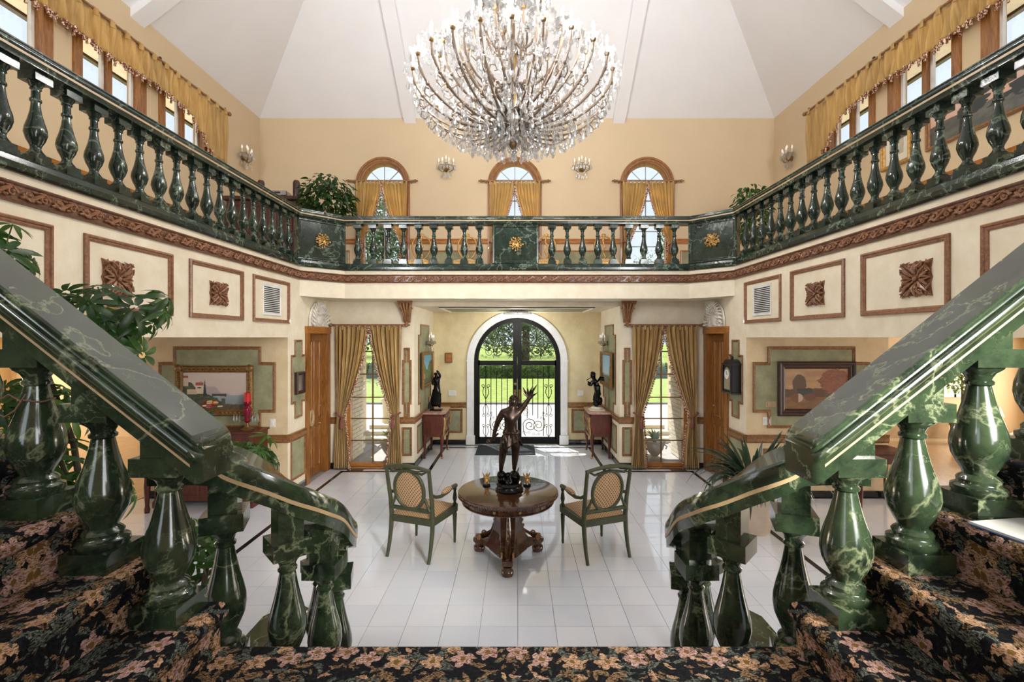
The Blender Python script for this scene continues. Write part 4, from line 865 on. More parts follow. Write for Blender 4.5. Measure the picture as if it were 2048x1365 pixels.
# ================================================================== CURTAINS
def curtain(label, group, cx, y, hw, s, zt, ztie, zb, mat, tie_in=.70, bot_in=.58, amp=.042, folds=7, inner_top=.03, tassel=True):
    """one tab-top panel hung from a rod: s = side (-1 outer edge to the left); gathered at a tie-back"""
    c = thing('curtain', label, 'curtain', (cx, y, zb), 0, group); H = zt - zb; vt = (zt - ztie) / H
    def edge_in(v):
        if v < vt: q = v / vt; return inner_top + (tie_in * hw - inner_top) * (q ** 1.5)
        q = (v - vt) / (1 - vt); return hw * (tie_in + (bot_in - tie_in) * math.sin(q * PI / 2) ** .8)
    def edge_out(v):
        if v < vt: q = v / vt; return hw * (1 - .06 * q)
        q = (v - vt) / (1 - vt); return hw * (.94 + .1 * q)
    rnd = random.Random(sum(map(ord, label))); ph = rnd.uniform(0, 6)
    def f(u, v):
        a, b = edge_out(v), edge_in(v); x = a + (b - a) * u; sq = 1 - .55 * math.exp(-((v - vt) / .07) ** 2)
        d = amp * sq * (math.sin(2 * PI * folds * u + ph) + .45 * math.sin(2 * PI * folds * 2.3 * u + 2 + 3 * v)) - .03 * math.exp(-((v - vt) / .08) ** 2)
        return (s * x, d, H * (1 - v))
    cl = obj('curtain_cloth', MB().grid(f, 72, 36), mat, c, 80, solid=.004)
    pts = [f(1, v / 60) for v in range(61)]
    mb = MB().tube([(p[0] - s * .012, p[1] - .012, p[2]) for p in pts], .008, 5)
    for i, p in enumerate(pts): mb.ball((p[0] - s * .028, p[1] - .012, p[2] - .008), (.017, .015, .02), 6, 4)
    obj('tassel_fringe', mb, M_FRINGE, c, 60, kind='stuff')
    # tabs over the rod
    tm = MB().tube([(0, .016, -.07), (0, .020, 0), (0, .0, .022), (0, -.020, 0), (0, -.016, -.07)], .018, 6, flat=.25).mesh('tab', mat, 60)
    for k in range(6): inst('tab', tm, c, (s * (inner_top + .03 + (hw - inner_top - .05) * k / 5), 0, H + .012))
    zz = ztie - zb; a, b = edge_out(vt), edge_in(vt)
    loop = [(s * ((a + b) / 2 + (a - b + .05) / 2 * math.cos(t)), -.03 + .075 * math.sin(t), zz + .04 * math.cos(t)) for t in [2 * PI * k / 16 for k in range(16)]]
    obj('tieback', MB().tube(loop, .014, 6, closed=True), M_TASSEL, c, 60)
    if tassel: obj('tassel', MB().lathe([(.006, .0), (.02, -.03), (.014, -.05), (.024, -.06), (.036, -.2), (.03, -.21)], 10, (s * (b + .02), -.1, zz - .02)), M_TASSEL, c, 50)
    return c
def rod(label, cx, y, z, half, mat=M_MOULDR, r=.018):
    o = thing('curtain_rod', label, 'curtain rod', (cx, y, z))
    obj('pole', MB().tube([(-half, 0, 0), (half, 0, 0)], r, 8), mat, o, 60)
    for s in (-1, 1):
        obj('finial', MB().ball((s * (half + .02), 0, 0), (.028, .024, .024), 8, 5).ball((s * (half + .07), 0, 0), (.03, .036, .036), 8, 6).ball((s * (half + .115), 0, 0), (.022, .018, .018), 8, 5), mat, o, 60)
        obj('bracket', MB().tube([(s * (half - .03), 0, -.02), (s * (half - .03), .1, -.02)], .012, 6), mat, o)
for s, wd in ((-1, 'the piano wing'), (1, 'the wall clock')):
    cx = s * 2.635
    rod('carved curtain rod over the tall bay window next to %s' % wd, cx, DW - .1, 2.575, .60)
    for q, e in ((-1, 'wall side' if s < 0 else 'entrance side'), (1, 'entrance side' if s < 0 else 'wall side')):
        curtain('gold silk curtain, %s of the bay window near %s' % (e, wd), 'gold curtains of the bay windows', cx, DW - .1, .58, q, 2.545, .98, .03, M_CURT, .74, .60)
for cx, nm in zip(WX, ('arched window beside the ficus', 'central arched window over the entrance', 'arched window farthest from the ficus')):
    rod('gilt curtain rod with finials across the %s' % nm, cx, DB - .11, 5.78, .66, M_MOULD, .02)
    for q, e in ((-1, 'left-drawn' if False else 'first'), (1, 'second')):
        curtain('gold sheer, %s of the %s' % ('piano side' if q < 0 else 'clock side', nm), 'gold sheers of the upper arched windows', cx, DB - .11, .56, q, 5.75, 4.40, 3.47, M_CURTU, .80, .70, .024, 6, .015)
# clerestory valances
for s, nm in ((-1, 'over the organ gallery'), (1, 'over the gallery with hanging pictures')):
    X0 = s * (XU - .13); DE, DS = 9.05, 1.6
    o = thing('valance', 'long gold silk valance with tasselled hem on clerestory windows %s' % nm, 'valance', (X0, 0, 5.6))
    def bot(d):
        z = 6.19 + .05 * abs(math.sin((d - 7.9) * PI / 1.45)) 
        if d > 7.97: z = 6.17 - (6.17 - 5.66) * min(1, (d - 7.97) / .66) ** 1.2
        if d > 8.6: z = 5.66
        return z
    def f(u, v):
        d = DE - (DE - DS) * u; zt = 6.64; zb = bot(d); z = zt + (zb - zt) * v
        w_ = .03 * math.sin(2 * PI * 62 * u) * (.4 + .6 * v) + .018 * math.sin(2 * PI * 27 * u + 4 * v)
        return (-s * (.0 + w_), d, z - 5.6)
    obj('valance_cloth', MB().grid(f, 620, 10), M_CURTU, o, 80, solid=.004)
    mb = MB(); N = 210
    for k in range(N):
        u = .055 + .945 * k / N; x, d, z = f(u, 1); mb.ball((x - s * .01, d, z - .012), (.02, .02, .022), 6, 4)
        if k % 2 == 0: mb.tube([(x - s * .01, d, z - .02), (x - s * .01, d, z - .075)], [.010, .018], 5)
    obj('tassel_fringe', mb, M_FRINGE, o, 60, kind='stuff')
    tm = MB().tube([(.03, 0, -.08), (.03, 0, .0), (0, 0, .035), (-.03, 0, 0), (-.03, 0, -.08)], .03, 6, flat=.25).mesh('tab', M_CURTU, 60)
    for k in range(30): inst('tab', tm, o, (0, DE - .1 - .25 * k, 6.67 - 5.6))
    r_ = thing('curtain_rod', 'dark carved rod carrying the valance %s' % nm, 'curtain rod', (X0, 0, 6.67))
    obj('pole', MB().tube([(0, DS, 0), (0, DE + .04, 0)], .02, 8), M_MOULD, r_, 60); obj('finial', MB().ball((0, DE + .07, 0), .04, 8, 6), M_MOULD, r_, 60)
    for d in (8.98, 7.35, 5.9, 4.4, 2.95): obj('bracket', MB().box(-.014, d - .014, -.03, .014, d + .014, .05).tube([(0, d, -.02), (s * .13, d, -.02)], .012, 6), M_DARKW, r_)
# ================================================================== CENTRE TABLE
TX, TY, TH = -.095, 5.03, .735
tb = thing('pedestal_table', 'round dark walnut pedestal table with carved tripod base in the middle of the hall', 'table', (TX, TY, 0))
obj('table_top', MB().lathe([(0, TH - .05), (.5, TH - .05), (.515, TH - .045), (.528, TH - .03), (.53, TH - .012), (.522, TH - .003), (.505, TH), (0, TH)], 48), M_WALNUT, tb, 35)
ap = obj('apron', MB().lathe([(.46, TH - .125), (.485, TH - .12), (.49, TH - .11), (.475, TH - .10), (.475, TH - .065), (.49, TH - .055), (.49, TH - .05), (.46, TH - .05)], 48), M_WALNUT, tb, 35)
me = MB().ball((0, 0, 0), (.016, .009, .016), 8, 5).mesh('rosette', M_BRASS, 60)
for k in range(12): a = 2 * PI * k / 12 + .26; inst('rosette', me, ap, (.48 * math.cos(a), .48 * math.sin(a), TH - .082), (0, 0, a + PI / 2))
me = MB().ball((0, 0, 0), .0075, 6, 4).mesh('bead', M_WALNUT, 60)
mb = MB()
for k in range(110): a = 2 * PI * k / 110; mb.ball((.524 * math.cos(a), .524 * math.sin(a), TH - .04), .0095, 5, 4)
obj('bead_edge', mb, M_WALNUT, ap, 60, kind='stuff')
obj('column', MB().lathe([(.24, .14), (.20, .21), (.16, .31), (.138, .42), (.13, .52), (.145, .58), (.19, .61), (.24, .625)], 6, (0, 0, 0)), M_WALNUT, tb)
for k in range(3):
    a = -PI / 2 + 2 * PI * k / 3; ca, sa = math.cos(a), math.sin(a); R = Matrix.Rotation(a, 4, 'Z')
    lg = obj('leg', MB().prism([(.05, .62), (.12, .6), (.12, .48), (.135, .36), (.165, .27), (.22, .205), (.30, .17), (.38, .17), (.42, .155), (.42, .11), (.38, .09), (.30, .10), (.2, .09), (.05, .09)], lambda r, z, t: (r, t * (1.0 - .25 * (r > .25) + .15 * (r < .2)), z), -.07, .07).xf(R), M_WALNUT, tb, bev=.008)
    obj('carved_leaf', MB().tube([(.12, 0, .6), (.125, 0, .48), (.14, 0, .36), (.18, 0, .26), (.28, 0, .185), (.405, 0, .17)], [.012, .03, .04, .042, .045, .02], 7, flat=.5).xf(R), M_WALNUT, lg, 60)
    mb = MB()
    for q in (-1, 1): mb.tube([(.34 + .035 * (1 - j / 14) * math.cos(j * .75), q * .058, .175 + .04 * (1 - j / 14) * math.sin(j * .75)) for j in range(14)], .010, 6)
    for j in range(5): mb.ball((.15 + .012 * j, 0, .5 - .06 * j), (.018, .012, .02), 6, 4)
    obj('volute', mb.xf(R), M_MOULD, lg, 60, kind='stuff')
    obj('bun_foot', MB().lathe([(.04, 0), (.058, .01), (.064, .035), (.058, .06), (.045, .07), (.05, .085), (.05, .095), (.0, .095)], 16, (.37 * ca, .37 * sa, 0)), M_WALNUT, lg, 40)
    R2 = Matrix.Rotation(a + PI / 3, 4, 'Z')
    obj('base_web', MB().prism([(-.19, .02), (-.12, .165), (.12, .165), (.19, .02)], lambda x, y, z: (y, x, z), .09, .15).xf(R2), M_WALNUT, tb)
    obj('panel_carving', MB().tube([(.125, 0, .25), (.112, .02, .33), (.105, -.02, .42), (.10, .015, .5), (.11, 0, .57)], [.012, .018, .016, .016, .01], 6).tube([(.13, -.03, .28), (.105, 0, .36), (.10, .03, .45)], .010, 5).xf(R2), M_MOULD, tb, 60)
# ================================================================== ARMCHAIRS
def armchair(label, loc, rz):
    c = thing('armchair', label, 'chair', loc, rz, 'green painted armchairs at the table'); G = M_CHAIR
    fr = MB()
    for a, b in (((-.25, -.245), (.25, -.245)), ((-.27, .25), (.27, .25)), ((-.25, -.24), (-.27, .25)), ((.25, -.24), (.27, .25))):
        d = Vector((b[0] - a[0], b[1] - a[1], 0)); L = d.length; M = Matrix.Translation((a[0], a[1], .40)) @ Matrix.Rotation(math.atan2(d.y, d.x), 4, 'Z'); q = MB().box(0, -.022, -.035, L, .022, .035).xf(M); fr.add(q.v, q.f)
    obj('seat_frame', fr, G, c)
    def f(u, v):
        x, y = u * 2 - 1, v * 2 - 1; w_ = .245 + .012 * v
        return (x * w_, y * .245, .43 + .055 * (1 - abs(x) ** 4) * (1 - abs(y) ** 4) + .012)
    mb = MB().grid(f, 16, 16).box(-.25, -.245, .405, .25, .25, .445); obj('seat', mb, M_LATT, c, 50)
    for s in (-1, 1):
        obj('leg', MB().tube([(s * .255, -.33, 0.0), (s * .255, -.285, .14), (s * .255, -.255, .30), (s * .255, -.245, .43), (s * .257, -.265, .62), (s * .26, -.305, .82), (s * .262, -.335, .98)], [.018, .021, .025, .026, .023, .021, .02], 8), G, c, 50)
        obj('leg', MB().lathe([(.012, 0), (.016, .03), (.014, .05), (.022, .25), (.026, .33), (.018, .345), (.028, .355), (.028, .375), (.018, .38)], 12, (s * .255, .245, 0)).box(s * .255 - .026, .219, .37, s * .255 + .026, .271, .44), G, c, 40)
        am = obj('arm', MB().tube([(s * .26, -.27, .70), (s * .275, -.22, .665), (s * .285, -.12, .645), (s * .29, .02, .655), (s * .285, .14, .675), (s * .28, .21, .665)], [.016, .018, .02, .022, .02, .024], 8).ball((s * .28, .215, .662), (.026, .03, .026), 8, 6), G, c, 50)
        obj('arm_pad', MB().ball((s * .288, .0, .675), (.032, .115, .03), 10, 6), M_LATT, am, 60)
        obj('arm_post', MB().lathe([(.02, .44), (.022, .46), (.014, .475), (.026, .52), (.02, .57), (.014, .6), (.022, .62), (.016, .66)], 10, (s * .272, .215, 0)), G, am, 40)
    by = lambda z: -.25 - .085 * max(0, z - .45) / .53
    t = obj('top_rail', MB().tube([(x, by(.98) - .006, .965 + .035 * (1 - (x / .28) ** 2)) for x in [-.28, -.2, -.1, 0, .1, .2, .28]], [.022, .02, .022, .026, .022, .02, .022], 8), G, c, 50)
    mb = MB()
    for s in (-1, 1): mb.tube([(s * .25, by(.9), .965), (s * .18, by(.93) - .01, .925), (s * .09, by(.95) - .012, .945), (0, by(.96) - .012, .955)], [.008, .014, .016, .018], 6)
    obj('carved_swag', mb, G, t, 60)
    obj('lower_rail', MB().tube([(x, by(.52), .52) for x in (-.25, 0, .25)], .024, 8), G, c, 50)
    oc = .735
    rg = [(.18 * math.cos(a), by(oc + .215 * math.sin(a)) - .0, oc + .215 * math.sin(a)) for a in [2 * PI * k / 32 for k in range(32)]]
    ov = obj('back_frame', MB().tube(rg, .019, 8, closed=True), G, c, 50)
    bp = MB()
    def g(u, v):
        r, a = u, 2 * PI * v; z = oc + .205 * r * math.sin(a); return (.17 * r * math.cos(a), by(z) - .02 * (1 - r * r), z)
    bp.grid(g, 6, 32); bp.grid(lambda u, v: (lambda p: (p[0], p[1] + .045 * (1 - u * u) + .004, p[2]))(g(u, v)), 6, 32)
    obj('backrest', bp, M_LATT, c, 60)
    for s in (-1, 1): obj('back_strut', MB().tube([(s * .235, by(.6), .53), (s * .2, by(.6), .6), (s * .18, by(.66), .66)], [.02, .014, .012], 6), G, c, 60)
    return c
armchair('sage green oval-back armchair on the piano side of the round table', (-1.04, 5.29, 0), -math.radians(20.5))
armchair('sage green oval-back armchair on the wall clock side of the round table', (.85, 5.27, 0), math.radians(21))
# ================================================================== BRONZE ON THE TABLE
st = thing('bronze_statue', 'tall bronze statue of a winged-handed youth seen from behind on the round table', 'statue', (TX + .015, TY - .02, TH))
def z_(a): return a - TH
obj('plinth', MB().lathe([(.145, 0), (.15, .015), (.135, .03), (.13, .055), (.14, .065), (.12, .085), (0, .085)], 24), M_BRONZEB, st, 35)
rk = MB(); rnd = random.Random(4)
for k in range(20): a = rnd.uniform(0, 2 * PI); r = rnd.uniform(.0, .08); rk.ball((r * math.cos(a), r * math.sin(a), .10 + rnd.uniform(0, .06)), (rnd.uniform(.03, .05), rnd.uniform(.03, .05), rnd.uniform(.025, .05)), 7, 5)
for x, y in ((-.09, .02), (.052, .03)): rk.ball((x * .95, y, .155), (.05, .06, .045), 9, 6); rk.ball((x * .8, y, .11), (.06, .06, .05), 9, 6)
rk.tube([(.09, -.02, .09), (.1, -.03, .15), (.085, -.02, .2), (.1, 0, .24)], [.012, .014, .01, .004], 6); rk.tube([(.02, -.08, .1), (.0, -.09, .17), (.02, -.08, .22)], [.012, .012, .004], 6)
obj('rock_base', rk, M_BRONZEB, st, 50, kind='stuff')
B = [(.02, 0, z_(1.30), .062, .055), (.005, -.004, z_(1.385), .052, .046), (.01, -.008, z_(1.48), .066, .05), (.015, -.006, z_(1.555), .062, .042), (.03, .0, z_(1.602), .026), (.042, .008, z_(1.645), .040, .042), (.046, .008, z_(1.69), .042, .044), (.048, .006, z_(1.725), .020),
     (-.072, -.004, z_(1.555), .032), (-.118, -.012, z_(1.475), .026), (-.142, .0, z_(1.405), .022), (-.158, .02, z_(1.345), .018), (-.17, .035, z_(1.295), .015), (-.172, .04, z_(1.275), .015),
     (.10, -.004, z_(1.565), .032), (.14, .0, z_(1.61), .026), (.17, .004, z_(1.65), .022), (.205, .0, z_(1.70), .018), (.23, 0, z_(1.735), .014), (.236, 0, z_(1.75), .013),
     (-.03, 0, z_(1.255), .05), (-.06, .01, z_(1.185), .044), (-.072, .02, z_(1.115), .032), (-.08, .005, z_(1.05), .030), (-.088, 0, z_(.975), .019), (-.09, .0, z_(.945), .018), (-.094, .055, z_(.932), .012),
     (.06, 0, z_(1.255), .05), (.066, .02, z_(1.18), .044), (.062, .03, z_(1.105), .032), (.058, .015, z_(1.045), .029), (.052, .01, z_(.985), .019), (.05, .01, z_(.955), .018), (.056, .06, z_(.942), .012)]
E = [(0, 1), (1, 2), (2, 3), (3, 4), (4, 5), (5, 6), (6, 7), (3, 8), (8, 9), (9, 10), (10, 11), (11, 12), (12, 13), (3, 14), (14, 15), (15, 16), (16, 17), (17, 18), (18, 19), (0, 20), (20, 21), (21, 22), (22, 23), (23, 24), (24, 25), (25, 26), (0, 27), (27, 28), (28, 29), (29, 30), (30, 31), (31, 32), (32, 33)]
for base, dirs in ((13, [(-.012, .004, -.012), (-.007, .008, -.026), (0, .01, -.028), (.007, .008, -.026), (.012, .006, -.022)]), (19, [(-.016, .0, .012), (-.007, .004, .028), (.001, .004, .030), (.009, .004, .027), (.016, .004, .021)])):
    for d in dirs: B.append((B[base][0] + d[0], B[base][1] + d[1], B[base][2] + d[2], .0048)); E.append((base, len(B) - 1))
B = [b[:3] + tuple(r * (1.32 if len(b) > 4 or b[3] > .006 else 1.1) for r in b[3:]) for b in B]
skin('statue_body', B, E, M_BRONZE, st)
hr = MB(); rnd = random.Random(9)
for k in range(40): a = rnd.uniform(0, 2 * PI); b = rnd.uniform(-.1, 1.2); hr.ball((.046 + .043 * math.cos(a) * math.cos(b), .004 + .042 * math.sin(a) * math.cos(b) - .005, z_(1.69) + .044 * math.sin(b)), .013, 5, 4)
obj('hair', hr, M_BRONZE, st, 60, kind='stuff')
dr = MB().grid(lambda u, v: (.018 + (.07 + .045 * v + .010 * math.sin(13 * u * 2 * PI / 1.0 + 3 * v)) * math.cos(2 * PI * u), (.062 + .04 * v + .010 * math.sin(9 * u * 2 * PI)) * math.sin(2 * PI * u), z_(1.345) - (.11 + .035 * math.sin(2 * PI * u * 3 + 1)) * v), 48, 8)
dr.tube([(.018 + .078 * math.cos(a), .068 * math.sin(a), z_(1.345) + .008 * math.sin(3 * a)) for a in [2 * PI * k / 20 for k in range(20)]], .014, 6, closed=True); dr.tube([(-.05, -.06, z_(1.34)), (-.03, -.085, z_(1.28)), (-.04, -.08, z_(1.2)), (-.02, -.07, z_(1.15))], [.016, .02, .018, .006], 6)
obj('loincloth', dr, M_BRONZE, st, 60, solid=.004)
wg = MB()
for k, (a, L) in enumerate(((1.15, .17), (1.45, .13), (1.8, .12), (2.15, .15), (.75, .10))): wg.tube([(.225, 0, z_(1.70)), (.225 + .5 * L * math.cos(a) - .02, -.006, z_(1.70) + .5 * L * math.sin(a)), (.225 + L * math.cos(a), -.002, z_(1.70) + L * math.sin(a))], [.012, .024, .003], 6, flat=.35)
obj('flame_wing', wg, M_BRONZE, st, 60, kind='stuff')
obj('torch', MB().tube([(-.12, .0, z_(1.335)), (-.17, .04, z_(1.275)), (-.21, .06, z_(1.245))], [.010, .011, .014], 7).ball((-.222, .065, z_(1.235)), (.028, .026, .024), 8, 6), M_BRONZE, st, 60)
for k, (fx_, lb) in enumerate(((sx(973, 5.16), 'piano'), (sx(1054, 5.16), 'wall clock'))):
    g = thing('cherub_figurine', 'small gilded cherub figurine on the table, on the %s side of the bronze statue' % lb, 'figurine', (fx_, 5.16, TH), .2)
    obj('figurine_base', MB().lathe([(.04, 0), (.045, .01), (.035, .02), (0, .02)], 12), M_BRONZEB, g, 40)
    skin('figurine_body', [(0, 0, .06, .022), (0, 0, .085, .02), (0, -.005, .105, .010), (.002, -.008, .125, .017), (.004, -.008, .142, .012), (-.026, -.01, .085, .009), (-.034, -.02, .11, .007), (.028, -.008, .085, .009), (.03, -.025, .07, .007), (-.014, -.012, .04, .012), (-.016, -.02, .02, .009), (.016, -.01, .04, .012), (.02, -.02, .02, .009)],
         [(0, 1), (1, 2), (2, 3), (3, 4), (1, 5), (5, 6), (1, 7), (7, 8), (0, 9), (9, 10), (0, 11), (11, 12)], M_GOLD, g, sub=1)
    obj('figurine_wing', MB().tube([(-.01, .012, .08), (-.03, .022, .11), (-.04, .02, .14)], [.006, .014, .003], 6, flat=.4).tube([(.01, .012, .08), (.03, .022, .11), (.04, .02, .14)], [.006, .014, .003], 6, flat=.4), M_GOLD, g, 60, kind='stuff')
# ================================================================== COMMODES AND THEIR STATUETTES
M_ROSE = plain('rose_marble', C(176, 136, 120), .2, var=.3, scale=14)
for s, lb in ((-1, 'left'), (1, 'right')):
    c = thing('commode', 'mahogany bombe commode with rose marble top under the %s' % ('green landscape painting in the alcove' if s < 0 else 'pale blue painting in the alcove'), 'commode', (s * 1.825, 9.55, 0), 0 if s < 0 else PI)
    obj('commode_body', MB().prism([(0, .42), (.0, .86), (.37, .86), (.405, .76), (.41, .66), (.38, .52), (.35, .42)], lambda x, z, t: (x, t, z), -.39, .39), M_MAHOG, c, bev=.01)
    obj('marble_top', MB().prism([(0, -.42), (.40, -.42), (.43, -.36), (.44, 0), (.43, .36), (.40, .42), (0, .42)], lambda x, y, z: (x, y, z), .86, .895), M_ROSE, c, bev=.008)
    for z0, z1 in ((.47, .64), (.66, .83)):
        dw = obj('drawer', MB().prism([(.30, z0), (.30, z1), (.415, z1), (.425, (z0 + z1) / 2), (.405, z0)], lambda x, z, t: (x, t, z), -.34, .34), M_MAHOG, c, bev=.006)
        for q in (-1, 1): obj('drawer_pull', MB().tube([(.42, q * .17 + .05 * math.cos(a), (z0 + z1) / 2 - .025 * math.sin(a)) for a in [PI * k / 6 for k in range(7)]], .008, 6).ball((.42, q * .17, (z0 + z1) / 2 + .01), (.012, .03, .02), 8, 5), M_GOLD, dw, 60)
    for x, y in ((.03, -.36), (.03, .36), (.36, -.36), (.36, .36)):
        fr = 1 if x > .2 else 0; q = 1 if y > 0 else -1
        lg = obj('leg', MB().tube([(x, y, .46), (x + .012 * fr, y + .012 * q, .36), (x + .0 * fr, y + .004 * q, .22), (x - .01 * fr, y - .006 * q, .1), (x + .012 * fr, y + .008 * q, .0)], [.042, .036, .024, .016, .022], 8), M_MAHOG, c, 50)
        if fr: obj('gilt_mount', MB().tube([(x + .05, y + .02 * q, .80), (x + .065, y + .02 * q, .7), (x + .045, y + .02 * q, .55), (x + .03, y + .014 * q, .42)], [.018, .024, .018, .006], 7).ball((x + .014, y + .01 * q, .02), (.028, .028, .022), 8, 5), M_GOLD, c, 60)
    obj('apron_mount', MB().tube([(.39, y, .43 - .03 * math.cos(y * 4)) for y in [-.3, -.15, 0, .15, .3]], [.008, .016, .026, .016, .008], 6), M_GOLD, c, 60)
def fat(ps, k=1.35): return [p[:3] + tuple(r * k for r in p[3:]) for p in ps]
# slender draped statuette (left)
g = thing('bronze_statuette', 'slender black bronze draped figure on the commode below the green landscape', 'statue', (-1.62, 9.5, .895))
obj('plinth', MB().lathe([(.11, 0), (.115, .012), (.10, .03), (0, .03)], 18, sq=(1, 1)).box(-.12, -.1, 0, .12, .1, .018), M_BRONZEB, g, 40)
skin('statue_body', fat([(0, 0, .40, .055, .05), (.01, 0, .5, .045), (.012, 0, .58, .055, .045), (.01, 0, .645, .05, .04), (.0, 0, .685, .02), (-.012, 0, .725, .03), (-.015, 0, .762, .028), (.055, 0, .63, .024), (.075, -.02, .70, .02), (.04, -.03, .77, .017), (.005, -.03, .80, .014), (-.045, .0, .63, .024), (-.07, -.03, .56, .02), (-.05, -.06, .50, .015),
                     (0, 0, .30, .065, .055), (-.02, 0, .18, .06, .05), (-.03, 0, .06, .07, .06), (.05, .02, .28, .035), (.06, .03, .15, .028), (.055, .03, .04, .02)]),
     [(0, 1), (1, 2), (2, 3), (3, 4), (4, 5), (5, 6), (3, 7), (7, 8), (8, 9), (9, 10), (3, 11), (11, 12), (12, 13), (0, 14), (14, 15), (15, 16), (0, 17), (17, 18), (18, 19)], M_BRONZEB, g)
obj('drapery', MB().tube([(-.09, .02, .02), (-.11, .02, .14), (-.08, .0, .28), (-.06, -.02, .42)], [.05, .04, .03, .012], 8, flat=.6).tube([(-.13, -.02, .03), (-.14, 0, .1), (-.11, .0, .2)], [.03, .03, .01], 7), M_BRONZEB, g, 60)
# winged cherub statuette (right)
g = thing('bronze_statuette', 'black bronze winged cherub leaning forward on the commode below the pale blue painting', 'statue', (1.60, 9.5, .895))
obj('plinth', MB().box(-.15, -.12, 0, .15, .12, .02).lathe([(.12, .02), (.125, .05), (.10, .07), (0, .07)], 14), M_CREAMORN, g, 40)
rk = MB(); rnd = random.Random(2)
for k in range(14): a = rnd.uniform(0, 2 * PI); rk.ball((.05 * math.cos(a) + .02, .05 * math.sin(a), .08 + rnd.uniform(0, .14)), (rnd.uniform(.04, .06),) * 3, 7, 5)
obj('rock_base', rk, M_BRONZEB, g, 50, kind='stuff')
skin('statue_body', fat([(.01, 0, .40, .055, .05), (.0, 0, .48, .05), (-.015, 0, .555, .055, .045), (-.03, 0, .605, .045, .035), (-.05, 0, .635, .022), (-.072, 0, .68, .045), (-.078, 0, .72, .043), (-.08, 0, .75, .02), (-.07, .04, .58, .024), (-.12, .04, .53, .02), (-.165, .0, .56, .015), (-.175, -.01, .58, .014), (-.07, -.04, .57, .024), (-.125, -.05, .50, .02), (-.17, -.03, .52, .015), (-.18, -.02, .54, .014),
                     (.02, .03, .34, .045), (-.03, .03, .26, .036), (-.04, .03, .2, .024), (-.07, .03, .185, .016), (.03, -.03, .33, .045), (.01, -.04, .24, .036), (.03, -.04, .17, .024), (.0, -.05, .155, .016)]),
     [(0, 1), (1, 2), (2, 3), (3, 4), (4, 5), (5, 6), (6, 7), (3, 8), (8, 9), (9, 10), (10, 11), (3, 12), (12, 13), (13, 14), (14, 15), (0, 16), (16, 17), (17, 18), (18, 19), (0, 20), (20, 21), (21, 22), (22, 23)], M_BRONZEB, g)
for q in (-1, 1): obj('wing', MB().tube([(.02, q * .02, .57), (.08, q * .05, .64), (.13, q * .07, .63), (.15, q * .08, .58)], [.015, .04, .045, .008], 8, flat=.25), M_BRONZEB, g, 60)
hr = MB()
for k in range(30): a = rnd.uniform(0, 2 * PI); b = rnd.uniform(-.1, 1.3); hr.ball((-.074 + .046 * math.cos(a) * math.cos(b), .046 * math.sin(a) * math.cos(b), .72 + .046 * math.sin(b)), .014, 5, 4)
obj('hair', hr, M_BRONZEB, g, 60, kind='stuff')
obj('flute', MB().tube([(-.09, -.01, .67), (-.21, -.02, .60)], .008, 6), M_BRONZEB, g)
# ================================================================== PAINTINGS, MIRROR, CLOCK, PLATES
def frac(x): return x - math.floor(x)
def hsh(a, b): return frac(math.sin(a * 12.9898 + b * 78.233) * 43758.5453)
def vnoise(x, y):
    xi, yi = math.floor(x), math.floor(y); fx_, fy_ = x - xi, y - yi; fx_ = fx_ * fx_ * (3 - 2 * fx_); fy_ = fy_ * fy_ * (3 - 2 * fy_)
    return (hsh(xi, yi) * (1 - fx_) + hsh(xi + 1, yi) * fx_) * (1 - fy_) + (hsh(xi, yi + 1) * (1 - fx_) + hsh(xi + 1, yi + 1) * fx_) * fy_
def fbm(x, y): return .5 * vnoise(x, y) + .3 * vnoise(2.1 * x, 2.1 * y) + .2 * vnoise(4.3 * x, 4.3 * y)
def lerp(a, b, t): t = max(0, min(1, t)); return tuple(p + (q - p) * t for p, q in zip(a, b))
def canvas(par, w_, h, fn, nx=220, ny=140):
    mb = MB().grid(lambda u, v: ((u - .5) * w_, -.006, (v - .5) * h), nx, ny); me = mb.mesh('canvas', M_PAINT)
    at_ = me.color_attributes.new('paint', 'FLOAT_COLOR', 'POINT')
    for j in range(ny + 1):
        for i in range(nx + 1):
            c = fn(i / nx, j / ny); at_.data[j * (nx + 1) + i].color = (*C(*c), 1)
    return inst('canvas', me, par)
def picture(label, loc, rot, w_, h, fw, fmat, fn, ornate=False, tilt=0):
    p = thing('framed_painting', label, 'painting', loc); p.rotation_euler = (tilt, 0, rot)
    fr = obj('picture_frame', MB().mould([(-w_ / 2, -h / 2), (w_ / 2, -h / 2), (w_ / 2, h / 2), (-w_ / 2, h / 2)], fw, .05, lambda a, b, o: (a, -o - .001, b)), fmat, p)
    canvas(p, w_ - 2 * fw + .02, h - 2 * fw + .02, fn)
    if ornate:
        mb = MB(); n1, n2 = int(w_ / .06), int(h / .06)
        for k in range(n1 + 1):
            for z in (-h / 2 + fw * .45, h / 2 - fw * .45): mb.ball((-w_ / 2 + w_ * k / n1, -.04, z), (.026, .02, .02), 6, 4)
        for k in range(n2 + 1):
            for x in (-w_ / 2 + fw * .45, w_ / 2 - fw * .45): mb.ball((x, -.04, -h / 2 + h * k / n2), (.02, .02, .026), 6, 4)
        for x in (-1, 1):
            for z in (-1, 1): mb.ball((x * (w_ / 2 - .04), -.04, z * (h / 2 - .04)), (.06, .03, .06), 8, 5)
        obj('frame_carving', mb, fmat, fr, 60, kind='stuff')
    return p
